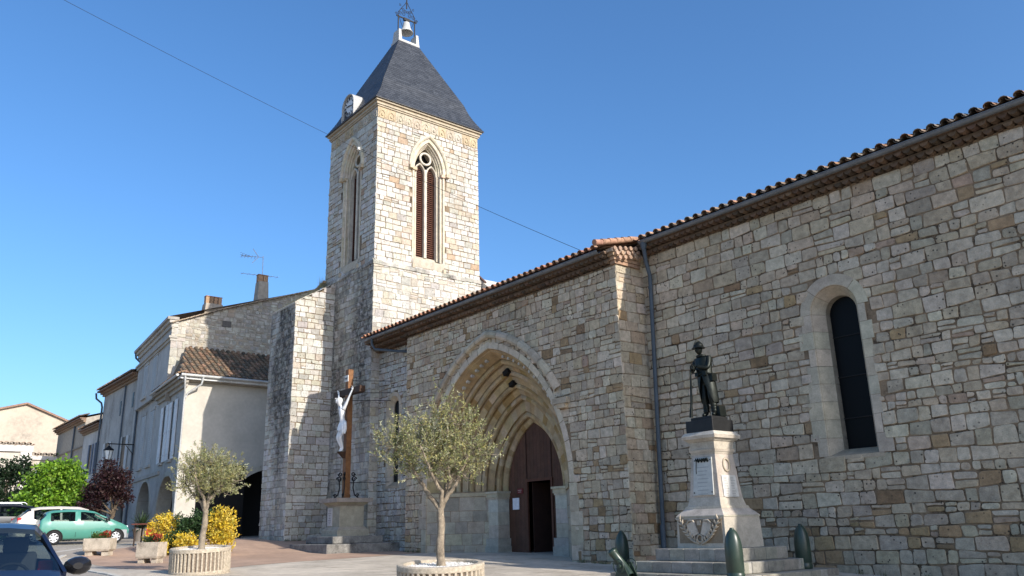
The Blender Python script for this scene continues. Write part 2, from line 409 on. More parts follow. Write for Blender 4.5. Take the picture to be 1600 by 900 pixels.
def arch_path(uc, w, sill, spring, h, jn=6, an=5, sub=4, jambs=True, gap=.008, f0=0.0, sides=(1, -1)):
    r = (w*w+h*h)/(2*w); cx = w-r; out = {}
    for sgn in sides:
        segs = []
        if jambs:
            for i in range(jn):
                a = sill+(spring-sill)*i/jn+gap/2; b = sill+(spring-sill)*(i+1)/jn-gap/2
                segs.append([('J', uc+sgn*w, a, sgn), ('J', uc+sgn*w, b, sgn)])
        g = gap/(r*1.4)/2
        for i in range(an):
            a = f0+(1-f0)*i/an+g; b = f0+(1-f0)*(i+1)/an-(g if i < an-1 else 0)
            segs.append([('A', uc, spring, sgn, cx, r, a+(b-a)*q/sub) for q in range(sub+1)])
        out[sgn] = segs
    res = []
    for sgn in sides: res += out[sgn]
    return res
def tiles(mb, O, A, S, la, ls, seed, pitch=.27, row=.36, clip=None, rad=.088, pal=None, n=5):
    rg = random.Random(seed); O = Vector(O); A = Vector(A).normalized(); S = Vector(S).normalized(); Nn = A.cross(S)
    if Nn.z < 0: Nn = -Nn
    nc = int(la/pitch); nr = int(math.ceil(ls/row))
    pals = pal or [(.30, .17, .10), (.24, .17, .12), (.20, .17, .13), (.34, .22, .14), (.15, .13, .11)]
    for c in range(nc):
        for k in range(nr):
            a = (c+.5)*pitch; s0 = k*row; s1 = min(ls, s0+row*1.15)
            for cover in (0, 1):
                aa = a+(pitch/2 if cover else 0)+rg.uniform(-.008, .008)
                if clip and not clip(aa, (s0+s1)/2): continue
                col = jitc(rg, rg.choice(pals), .2)
                r0 = rad*(1.08 if cover else 1); r1 = rad*(.88 if cover else .9); vs = []
                for (ss, rr, lift) in ((s0, r0, .035 if cover else .02), (s1, r1, .012 if cover else 0)):
                    for q in range(n+1):
                        t = math.pi*q/n; x = -math.cos(t)*rr; z = (math.sin(t)*rr*.9+lift+.03 if cover else -math.sin(t)*rr*.7+.075+lift)
                        vs.append(O+A*(aa+x)+S*(ss+rg.uniform(-.004, .004))+Nn*z)
                m = n+1; fs = [(q, q+1, m+q+1, m+q) for q in range(n)]
                # thickness lip at the lower end
                lip = [v-Nn*.016 for v in vs[:m]]
                b = len(vs); vs += lip; fs += [(q, b+q, b+q+1, q+1) for q in range(n)]
                mb.add(vs, fs, col)
# ------------------------------------------------------------------ church
church = thing('church', 'pale limestone church with a square slate roofed belfry and a deep pointed portal', 'church', (-26, 19, tz(-26)))
NY = (0, -1, 0); PX = (1, 0, 0); PY = (0, 1, 0)
RG = random.Random(5)
def pal_wall(rg, u, v):
    low = max(0, min(1, (1.2-v)/2.2))
    z = .5+.5*math.sin(u*.9+1.3*math.sin(v*.8))*math.sin(v*.7+.6*math.sin(u*.5)+1)
    return pal_mix(rg, [(CREAM, 1.0), (WHITE, (1.0*(1-low)+.05)*(.4+z)), (GREY, .6+.4*low), (OCHRE, (.06+.38*low)*(1.5-z)), (BROWN, (.025+.15*low)*(1.5-z)), (ROSE, .05+.14*low)])
def pal_tower(rg, u, v): return pal_mix(rg, [((.46, .43, .365), 1.2), ((.50, .48, .43), 1.6), ((.43, .365, .285), .5), ((.38, .36, .31), .12), (ROSE, .10)])
def pal_low(rg, u, v): return pal_mix(rg, [((.46, .43, .365), 1.0), ((.50, .48, .43), 1.2), ((.35, .33, .29), .4), ((.42, .375, .30), .5)])
def carved(rg=RG, c=CREAM, a=.1): return jitc(rg, c, a)

# --- nave wall with its window
NW = (-9.9, .62, 1.43, 4.9, .62)      # uc, splay half width, sill, spring, rise
nav_keep = [arch_poly(NW[0], .80, NW[2]-.02, NW[3], .86, 6)]
mb = MB(); O = (0, 18.2, 0)
backing(mb, O, PX, NY, [(-15.95, -2), (10, -2), (10, 7.9), (-15.95, 7.9)], [arch_poly(NW[0], .60, NW[2], NW[3], .60, 6)], 0, MORT, 1)
stones(mb, O, PX, NY, -15.9, -5.0, -2, 7.86, 11, (.20, .33), (.8, 2.3), .028, .016, .028, (.02, .055), keep=nav_keep, pal=pal_wall, split=.12)
stones(mb, O, PX, NY, -5.0, 10, -2, 7.86, 12, (.22, .36), (.8, 2.3), .028, .016, .028, (.02, .055), pal=pal_wall, split=.12)
mb.build('nave_wall', [M_stone, M_mortar], church)
def lancet(name, uc, w, sill, spring, band, ow, depth, yw, jn, label_glass='window_pane', pd=.2):
    mb = MB(); O = (0, yw, 0); rg = random.Random(int(abs(uc)*100)); bands = [rg.uniform(band*.6, band*1.5) for _ in range(60)]
    pth = arch_path(uc, w, sill, spring, w, jn, 2, 5)
    def pf(si):
        isj = (si % (jn+2)) < jn; b = bands[si] if isj else band
        return [(b, -.01), (b, .024), (0, .026), (ow-w, -depth), (ow-w, -depth-.3)]
    cs = [carved(rg, (.46, .395, .295), .10) for _ in range(80)]
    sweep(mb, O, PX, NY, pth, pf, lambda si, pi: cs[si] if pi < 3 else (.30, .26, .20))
    # sloping sill
    mb.add([(uc-w, yw-.02, sill), (uc+w, yw-.02, sill), (uc+ow, yw+depth, sill+.16), (uc-ow, yw+depth, sill+.16), (uc+ow, yw+depth+.3, sill+.16), (uc-ow, yw+depth+.3, sill+.16)],
           [(0, 1, 2, 3), (3, 2, 4, 5)], (.36, .28, .19))
    mb.box((uc-w-.12, yw-.03, sill-.09), (uc+w+.12, yw+.05, sill-.002), (.40, .33, .24))
    o = mb.build(name, M_carved, church)
    g = MB(); pl = arch_poly(uc, ow+.02, sill+.1, spring, ow+.02, 6); g.prism(pl, (0, yw+depth+pd, 0), PX, (0, 0, 1), PY, 0, .03, (.02, .02, .02)); g.build(label_glass, M_glassdark, o)
    for zz in np.arange(sill+.9, spring, 1.0): b = MB(); b.box((uc-ow, yw+depth+pd-.03, zz-.012), (uc+ow, yw+depth+pd-.01, zz+.012)); b.build('glazing_bar', M_iron, o)
lancet('nave_window', NW[0], NW[1], NW[2], NW[3], .27, .41, .34, 18.2, 8)

# --- porch block: front wall, recess with a slit window, right return
PC, PW, PS, PH = -22.2, 1.55, 1.25, 2.35
mb = MB(); O = (0, 17.0, 0)
outer = arch_poly(PC, PW+2.35, -1.4, PS, 4.80, 10)
backing(mb, O, PX, NY, [(-27.55, -1.5), (-15.9, -1.5), (-15.9, 7.5), (-27.55, 7.5)], [[(max(-27, p[0]), max(-1.45, p[1])) for p in outer]], 0, MORT, 1)
pk = arch_poly(PC, PW+2.53, -1.5, PS, 5.0, 10)
stones(mb, O, PX, NY, -27.55, -15.9, -1.45, 7.46, 21, (.19, .31), (.75, 1.9), .022, .013, .03, (.015, .045), keep=[pk], pal=pal_wall, split=.14)
O2 = (0, 17.4, 0)
sk = [arch_poly(-29.2, .58, 1.72, 4.95, .62, 6)]
backing(mb, O2, PX, NY, [(-30.5, -1), (-27.5, -1), (-27.5, 7.5), (-30.5, 7.5)], [arch_poly(-29.2, .42, 1.74, 4.95, .42, 6)], 0, MORT, 1)
stones(mb, O2, PX, NY, -30.48, -27.57, -1, 7.46, 22, (.18, .28), (.8, 1.7), .026, .015, .02, keep=sk, pal=pal_low)
stones(mb, (-15.9, 0, 0), PY, PX, 17, 18.2, -1.45, 7.9, 23, (.25, .36), (1.0, 2.0), .02, .012, .015, pal=pal_wall)
mb.add([(-15.9, 17, -1.5), (-15.9, 18.2, -1.5), (-15.9, 18.2, 8), (-15.9, 17, 7.6)], [(0, 1, 2, 3)], MORT)
mb.add([(-27.55, 17, -1.5), (-27.55, 17.4, -1.5), (-27.55, 17.4, 7.5), (-27.55, 17, 7.5)], [(3, 2, 1, 0)], CREAM)
mb.build('porch_wall', [M_stone, M_mortar], church)
lancet('porch_window', -29.2, .43, 1.74, 4.95, .17, .25, .16, 17.4, 9, pd=.04)

# --- portal archivolts
def roll(o, d, s=.12):
    return [(o, d), (o+.09, d-.03), (o+.09, d-.07), (o+.01, d-.07), (o-.02, d-.02), (o-.09, d-.0), (o-.16, d-.03), (o-.18, d-.10), (o-.09, d-.16), (o-.10, d-.20), (o-.22, d-.18)]
prof = [(2.58, -.02), (2.58, .028), (2.37, .032), (2.35, .0), (2.30, -.10), (2.27, -.10), (2.05, -.55)]
prof += roll(2.05, -.55)[1:]+roll(1.70, -.84)+roll(1.28, -1.13)+roll(.90, -1.42)+[(.36, -1.64)]+roll(.34, -1.68)[1:]+[(.04, -1.92), (0, -1.96), (0, -2.2)]
mb = MB(); O = (0, 17.0, 0); rg = random.Random(77)
pth = arch_path(PC, PW, -1.2, PS, PH, 1, 11, 3, jambs=False, gap=.010)
pth_in = arch_path(PC, PW, -1.2, PS, PH, 1, 14, 3, jambs=False, gap=0)
cs = {}
def pcol(si, pi):
    if (si, pi//3) not in cs:
        cs[(si, pi//3)] = pal_mix(rg, [((.41, .305, .165), 1.1), ((.36, .255, .135), .8), ((.43, .335, .21), .7), ((.33, .22, .09), .3)])
    return cs[(si, pi//3)]
sweep(mb, O, PX, NY, pth, prof[:3]+[prof[3]], lambda si, pi: carved(rg, (.45, .375, .27), .14) if pi == 0 else cs.setdefault(('b', si), carved(rg, WHITE, .10)))
sweep(mb, O, PX, NY, pth_in, prof[3:], pcol)
# hood mould
ph = arch_path(PC, PW, 0, PS, PH, 1, 7, 4, jambs=False, gap=.012, f0=.40)
sweep(mb, O, PX, NY, ph, [(2.72, .0), (2.74, .13), (2.82, .17), (2.92, .15), (2.99, .07), (2.99, -.01)], lambda si, pi: cs.setdefault(('h', si), carved(rg, (.43, .365, .27), .16)))
mb.box((-18.75, 16.80, 3.62), (-18.1, 17.02, 3.80), carved(rg, GREY)); mb.box((-18.55, 16.82, 3.48), (-18.2, 17.02, 3.615), carved(rg, CREAM))
# stud ornaments on the wide soffit
r_ = (PW*PW+PH*PH)/(2*PW); cx_ = PW-r_
for sgn in (-1, 1):
    for i in range(11):
        o = 2.18; fr = .42+.05*i; t = math.acos(-cx_/(r_+o))*fr
        p = Vector((PC+sgn*(cx_+(r_+o)*math.cos(t)), 17.30, PS+(r_+o)*math.sin(t))); nd = Vector((-sgn*math.cos(t), 0, -math.sin(t)))
        tg = Vector((-sgn*math.sin(t), 0, math.cos(t)))
        mb.obox(p+nd*.03, tg, nd, (0, 1, 0), .05, .045, .06, carved(rg, (.47, .43, .36)))
# large jamb quoins, dado, impost, inner piers
jp = [[('J', PC+sg*(PW+2.35), a+.006, sg), ('J', PC+sg*(PW+2.35), a+h_-.006, sg)] for sg in (1, -1) for a, h_ in ((-1.45, .5), (-.95, .42), (-.53, .55), (.02, .40), (.42, .45), (.87, .38))]
bw = [rg.uniform(.28, .55) for _ in jp]
sweep(mb, O, PX, NY, jp, lambda si: [(bw[si], -.02), (bw[si], .03), (0, .035), (-.02, -.4)], lambda si, pi: cs.setdefault(('j', si), carved(rg, (.44, .37, .27), .12)))
for sg in (1, -1):
    a = Vector((PC+sg*(PW+2.35), 17.0, 0)); b = Vector((PC+sg*(PW+.50), 18.55, 0)); d = (b-a); L = d.length; d.normalize(); nn = Vector((-sg*abs(d.y), -abs(d.x), 0))
    mb.add([a+Vector((0, 0, -1.4)), b+Vector((0, 0, -1.4)), b+Vector((0, 0, 1.3)), a+Vector((0, 0, 1.3))], [(0, 1, 2, 3)], MORT)
    stones(mb, a, d, nn, .02, L, -1.4, 1.12, 55+sg, (.34, .46), (.8, 1.7), .012, .008, .006, (.008, .02), pal=lambda rg, u, v: pal_mix(rg, [((.38, .33, .25), 1), ((.42, .35, .25), .8), ((.33, .285, .22), .5)]), proud=(.002, .01))
    q = [a+Vector((0, 0, 1.13))+nn*.05, b+Vector((0, 0, 1.13))+nn*.05, b+Vector((sg*.2, 1, 1.13)), a+Vector((sg*.1, .6, 1.13))]
    mb.add(q+[p+Vector((0, 0, .13)) for p in q], [(0, 1, 5, 4), (4, 5, 6, 7), (0, 3, 2, 1)], carved(rg, (.44, .36, .24)))
    xa, xb = PC+sg*PW, PC+sg*(PW+.56)
    def pier(z0, z1, g, c): mb.box((xa-sg*g, 18.5-g, z0), (xb+sg*g, 19.2, z1), c)
    for z0, z1, g, c in ((-1.3, -.62, .10, (.36, .33, .28)), (-.62, -.35, .07, (.37, .34, .28)), (-.345, .1, 0, (.43, .38, .29)), (.106, .55, .0, (.46, .42, .34)), (.556, 1.0, .0, (.50, .47, .40)), (1.0, 1.06, .03, (.47, .42, .32)), (1.06, 1.2, .06, (.45, .39, .28)), (1.2, 1.27, .10, (.48, .42, .31))):
        pier(z0, z1, g, carved(rg, c, .06))
mb.build('portal_arch', M_carved, church)
pc = MB()
for (px, py, pz, s_) in ((-22.16, 17.80, 5.28, .10), (-22.2, 18.08, 4.90, .09)): pc.obox((px, py, pz), (1, 0, .4), (0, 1, 0), (-.4, 0, 1), s_*1.3, .10, s_*.8)
pc.build('missing_stone_gap', M_dark, church)

# --- door
dz = -1.02
mb = MB(); dw = arch_poly(PC, PW+.02, dz, PS, PH+.02, 10)
wx0, wx1, wz = -22.70, -21.36, 1.55
dc = [(.095, .045, .027), (.088, .042, .026), (.10, .048, .03)]
def clipx(x0, x1, zb):
    # slice of the arch shape between two x
    def topz(x):
        u = abs(x-PC); return PS+math.sqrt(max(0, (r_+.02)**2-(u-cx_)**2))
    xs = np.linspace(x0, x1, 6)
    return [(x0, zb), (x1, zb)]+[(x, max(zb+.01, topz(x))) for x in xs[::-1]]
nb = 16
eds = sorted(list(np.linspace(PC-PW, wx0-.012, 7))+list(np.linspace(wx0+.012, wx1-.012, 8))+list(np.linspace(wx1+.012, PC+PW, 6)))
for a, b in zip(eds[:-1], eds[1:]):
    if b-a < .03: continue
    mid = (a+b)/2; zb = wz+.07 if wx0 < mid < wx1 else dz
    mb.prism(clipx(a+.003, b-.003, zb), (0, 19.02, 0), PX, (0, 0, 1), PY, 0, .06, jitc(rg, dc[1 if zb > 0 else 0], .10))
door = mb.build('door', M_door, church)
mb = MB()
for x in (wx0, wx1):
    mb.box((x-.045, 18.975, dz), (x+.045, 19.05, wz+.05), (.10, .042, .025)); mb.box((x-.018, 18.992, wz+.12), (x+.018, 19.05, 3.28), (.05, .022, .014))
mb.box((wx0-.045, 18.974, wz), (wx1+.045, 19.06, wz+.09), (.11, .045, .026))
mb.build('door_frame', M_door, door)
mb = MB(); mb.box((wx0+.05, 19.2, dz), (wx0+.09, 20.3, wz-.02), (.05, .025, .018)); mb.build('open_wicket_leaf', M_door, door)
mb = MB(); mb.box((-23.50, 18.985, .62), (-23.15, 19.012, 1.02), (.72, .74, .78)); mb.build('notice_sheet', M_attr, door)
mb = MB(); mb.box((-23.22, 18.985, 1.16), (-22.92, 19.012, 1.34), (.14, .02, .02))
for i, (a, b) in enumerate(((-23.18, -22.98), (-23.16, -23.0))): mb.box((a, 18.978, 1.27-.06*i), (b, 18.984, 1.285-.06*i), (.5, .4, .36))
mb.build('small_sign', M_attr, door)
mb = MB(); mb.box((-21.0, 18.96, .62), (-20.75, 19.01, .82), (.03, .02, .02)); mb.build('letter_slot', M_attr, door)
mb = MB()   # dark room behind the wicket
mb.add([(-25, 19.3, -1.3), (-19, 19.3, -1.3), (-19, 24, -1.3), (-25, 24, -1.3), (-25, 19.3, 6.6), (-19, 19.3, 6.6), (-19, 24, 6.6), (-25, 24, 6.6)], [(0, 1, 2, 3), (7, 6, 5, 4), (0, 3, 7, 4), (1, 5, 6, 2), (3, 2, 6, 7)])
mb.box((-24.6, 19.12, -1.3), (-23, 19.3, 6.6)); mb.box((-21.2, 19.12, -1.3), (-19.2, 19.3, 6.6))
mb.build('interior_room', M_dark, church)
mb = MB(); mb.box((-24.3, 18.2, -1.3), (-20.1, 19.6, dz-.012), (.36, .34, .31)); mb.box((-25.2, 17.3, -1.3), (-19.2, 18.2, dz-.10), (.34, .32, .29)); mb.build('door_step', M_carved, church, bevel=.015)

# --- genoise, gutters and tiled roof
def genoise(name, x0, x1, yw, ye, ztop, rows=3):
    mb = MB(); rg = random.Random(int(x0*7)); st = (yw-ye)/rows
    for k in range(rows):
        y0 = yw-st*(k+1); zb = ztop-.15*(rows-k); mb.box((x0, y0+.01, zb+.10), (x1, yw, zb+.148), jitc(rg, (.12, .08, .052)))
        x = x0+rg.uniform(0, .1)
        while x < x1-.2:
            c = jitc(rg, rg.choice([(.13, .085, .055), (.11, .07, .048), (.155, .10, .065), (.09, .065, .045)]), .2)
            pts = [(x+.1-.095*math.cos(math.pi*q/5), zb+.10-.09*math.sin(math.pi*q/5)) for q in range(6)]
            mb.prism(pts, (0, 0, 0), PX, (0, 0, 1), PY, y0+rg.uniform(-.008, .008), yw, c); x += .205
    mb.box((x0, ye-.02, ztop-.002), (x1, yw, ztop+.03), (.20, .14, .10))
    return mb.build(name, M_tile, church)
genoise('eaves_genoise', -15.75, 10, 18.2, 17.85, 8.16, 2)
genoise('eaves_genoise', -27.5, -15.95, 17.0, 16.62, 7.80, 2)
genoise('eaves_genoise', -30.44, -27.5, 17.4, 16.62, 7.80, 3)
def gutter(name, x0, x1, y, z, parent=church, r=.085):
    mb = MB(); n = 7
    def arc(rr): return [(-rr*math.cos(math.pi*q/n), -rr*math.sin(math.pi*q/n)) for q in range(n+1)]
    pl = arc(r)+arc(r-.008)[::-1]
    mb.prism(pl, (0, y, z), PY, (0, 0, 1), PX, x0, x1)
    mb.tube([(x0, y-r, z), (x1, y-r, z)], .014, 6)
    x = x0+.4
    while x < x1: mb.prism(arc(r+.007), (0, y, z), PY, (0, 0, 1), PX, x, x+.03); x += 1.1
    return mb.build(name, M_zinc, parent)
gutter('gutter', -15.55, 10, 17.76, 8.22)
gutter('gutter', -30.0, -16.1, 16.53, 7.86)
mb = MB()
S = Vector((0, 1, .27)).normalized()
tiles(mb, (-15.75, 17.72, 8.27), PX, S, 25.5, 2.4, 31, pitch=.30, rad=.098)
mb.build('nave_roof_tiles', M_tile, church)
mb = MB()
redp = [(.36, .17, .10), (.40, .20, .12), (.28, .15, .10), (.24, .17, .12), (.33, .20, .13)]
tiles(mb, (-30.46, 16.46, 7.91), PX, S, 14.6, 6.0, 32, pitch=.29, rad=.094, pal=redp)
for i in range(6):
    a = 17.95-.30*i; mb.tube([(-15.82, a, 7.93+.27*(a-16.46)+.10), (-15.82, a-.36, 7.93+.27*(a-.36-16.46)+.12)], [.085, .10], 8, jitc(rg, (.33, .185, .12), .2), caps=True)
mb.build('porch_roof_tiles', M_tile, church)
mb = MB()
mb.add([(-30.4, 16.5, 7.90), (-15.8, 16.5, 7.90), (-15.8, 24.5, 7.90+.27*8), (-30.4, 24.5, 7.90+.27*8)], [(0, 1, 2, 3)], (.22, .15, .10))
mb.add([(-15.8, 17.74, 8.235), (10, 17.74, 8.235), (10, 24.5, 10.06), (-15.8, 24.5, 10.06)], [(0, 1, 2, 3)], (.22, .15, .10))
mb.add([(-15.8, 24.5, 10.06), (10, 24.5, 10.06), (10, 31, 8.2), (-15.8, 31, 8.2)], [(0, 1, 2, 3)], (.22, .15, .10))
mb.add([(-30.4, 24.5, 10.06), (-15.8, 24.5, 10.06), (-15.8, 31, 8.2), (-30.4, 31, 8.2)], [(0, 1, 2, 3)], (.22, .15, .10))
mb.add([(10, 18.2, -2), (10, 31, -2), (10, 31, 8.2), (10, 24.5, 10.06), (10, 18.2, 8.3)], [(0, 1, 2, 3, 4)], CREAM)
mb.add([(10, 31, -2), (-30.4, 31, -2), (-30.4, 31, 8.2), (10, 31, 8.2)], [(0, 1, 2, 3)], CREAM)
mb.build('roof_slab', M_tile, church)
# masonry corbel under the porch verge
mb = MB(); rg = random.Random(8)
for k in range(4):
    mb.box((-16.0, 16.72+.06*k, 7.90-.11*k-.10), (-15.72-.03*k, 18.0, 7.90-.11*k), jitc(rg, (.40, .34, .26) if k == 0 else (.34, .22, .14), .1))
for k in range(3):
    for i in range(5): mb.tube([(-15.90, 16.80+.23*i+.1*k, 7.86-.12*k+.04*i), (-15.66, 16.80+.23*i+.1*k, 7.88-.12*k+.04*i)], .07, 8, jitc(rg, (.36, .24, .16), .2))
mb.build('verge_corbel', M_tile, church)
# --- downpipes
mb = MB()
mb.lathe([(.06, -.14), (.10, .0), (.11, .10)], (-15.42, 17.78, 8.06), 12)
mb.tube([(-15.42, 17.79, 7.98), (-15.43, 17.84, 7.6), (-15.50, 18.06, 7.2), (-15.52, 18.08, 6.9), (-15.72, 18.06, -.1), (-15.74, 18.05, -1.3)], .062, 12)
for z in (6.8, 4.6, 2.3, .1):
    x = -15.52-.2*(6.9-z)/7; mb.lathe([(.072, 0), (.072, .06)], (x, 18.07, z), 12)
mb.lathe([(.075, -1.2), (.075, .0), (.07, .02)], (-15.73, 18.05, -.05), 12)
mb.build('downpipe', M_pipe, church)
mb = MB(); mb.tube([(-29.7, 16.56, 7.78), (-29.7, 16.58, 7.55), (-29.6, 16.66, 7.35), (-28.5, 17.15, 7.12), (-28.0, 17.36, 7.04)], .055, 10); mb.build('gutter_elbow', M_pipe, church)

# --- tower
TX0, TX1, TY0, TY1, TZS, TZC = -35.35, -30.48, 17.0, 22.95, 11.6, 19.36
TWR = (19.92, .80, 12.35, 16.75, 1.5); TWF = (-32.85, .80, 12.35, 16.75, 1.5)
mb = MB()
def tw_hole(t, g): return arch_poly(t[0], t[1]+g, t[2]-.25, t[3], t[4]+g, 8)
OR = (TX1-.05, 0, 0); OF = (0, TY0+.05, 0)
backing(mb, OR, PY, PX, [(TY0+.05, TZS), (TY1-.05, TZS), (TY1-.05, 19.4), (TY0+.05, 19.4)], [tw_hole(TWR, 0)], 0, (.235, .175, .115), 1)
stones(mb, OR, PY, PX, TY0+.05, TY1-.05, TZS+.02, 18.78, 41, (.22, .31), (.9, 2.1), .028, .011, .014, keep=[tw_hole(TWR, .12)], pal=pal_tower, split=.06, proud=(.006, .024))
backing(mb, OF, PX, NY, [(TX0+.05, TZS), (TX1-.05, TZS), (TX1-.05, 19.4), (TX0+.05, 19.4)], [tw_hole(TWF, 0)], 0, (.22, .165, .11), 1)
stones(mb, OF, PX, NY, TX0+.05, TX1-.05, TZS+.02, 18.78, 42, (.22, .31), (.9, 2.1), .030, .013, .016, keep=[tw_hole(TWF, .12)], pal=pal_tower, split=.08)
for (a, b) in (((TX0+.05, TY1-.05), (TX0+.05, TY0+.05)), ((TX1-.05, TY1-.05), (TX0+.05, TY1-.05))):
    mb.add([(a[0], a[1], -1), (b[0], b[1], -1), (b[0], b[1], 19.4), (a[0], a[1], 19.4)], [(0, 1, 2, 3)], CREAM)
# frieze of little pointed arches
rg = random.Random(4)
for (O_, A_, N_, u0, u1) in ((OR, PY, PX, TY0+.05, TY1-.05), (OF, PX, NY, TX0+.05, TX1-.05)):
    n = int((u1-u0)/.47); st = (u1-u0)/n
    for i in range(n):
        uc = u0+(i+.5)*st; c0 = rg.choice([(.43, .375, .285), (.43, .345, .225), (.46, .42, .345), (.42, .36, .27)])
        Oo = Vector(O_); A2 = Vector(A_); N2 = Vector(N_)
        mb.prism([(uc-st/2+.004, 18.80), (uc+st/2-.004, 18.80), (uc+st/2-.004, 19.34), (uc-st/2+.004, 19.34)], Oo, A2, (0, 0, 1), N2, -.02, .004, jitc(rg, c0, .06))
        sweep(mb, Oo, A2, N2, arch_path(uc, .12, 18.84, 18.98, .20, 1, 1, 5, gap=0), [(.055, .0), (.052, .03), (.01, .03), (0, .0)], lambda a, b: jitc(rg, c0, .05))
        mb.obox(Oo+A2*uc+Vector((0, 0, 18.96))+N2*.02, A2, (0, 0, 1), N2, .05, .05, .025, jitc(rg, c0, .1))
tw = mb.build('tower_wall', [M_tower, M_mortar], church)
mb = MB()
stones(mb, (TX1, 0, 0), PY, PX, TY0, TY0+.4, -1.0, 7.2, 45, (.22, .34), (.8, 1.4), .024, .014, .02, pal=pal_low)
stones(mb, (TX1, 0, 0), PY, PX, TY0, TY1, 7.2, TZS, 43, (.20, .34), (.8, 1.9), .026, .018, .03, pal=pal_low, split=.16)
backing(mb, (TX1, 0, 0), PY, PX, [(TY0, -1.2), (TY1, -1.2), (TY1, TZS), (TY0, TZS)], [], 0, (.36, .31, .25))
mb.build('tower_base_sunny_wall', M_tower, church)
mb = MB()
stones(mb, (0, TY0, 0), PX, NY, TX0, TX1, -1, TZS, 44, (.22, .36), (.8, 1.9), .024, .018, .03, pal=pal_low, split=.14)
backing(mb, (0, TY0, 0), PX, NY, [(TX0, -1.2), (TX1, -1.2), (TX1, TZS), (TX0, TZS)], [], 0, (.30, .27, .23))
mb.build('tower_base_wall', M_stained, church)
mb = MB()   # weathered set-off between the stages
for (a, b) in (((TX0, TY0-.06), (TX1+.06, TY0-.06)), ((TX1+.06, TY0-.06), (TX1+.06, TY1))):
    a = Vector(a); b = Vector(b); d = (b-a); n_ = max(4, int(d.length/.45)); nn = Vector((d.y, -d.x)).normalized()
    for i in range(n_):
        p = a.lerp(b, i/n_); q = a.lerp(b, (i+1)/n_-.008/d.length); z = TZS+rg.uniform(-.02, .02)
        i0 = p-nn*.16; i1 = q-nn*.16; o0 = p; o1 = q
        mb.add([(o0.x, o0.y, z-.14), (o1.x, o1.y, z-.14), (o1.x, o1.y, z), (o0.x, o0.y, z), (i1.x, i1.y, z+.16), (i0.x, i0.y, z+.16)], [(0, 1, 2, 3), (3, 2, 4, 5)], carved(rg, (.46, .43, .37), .12))
mb.build('tower_set_off', M_stained, church)
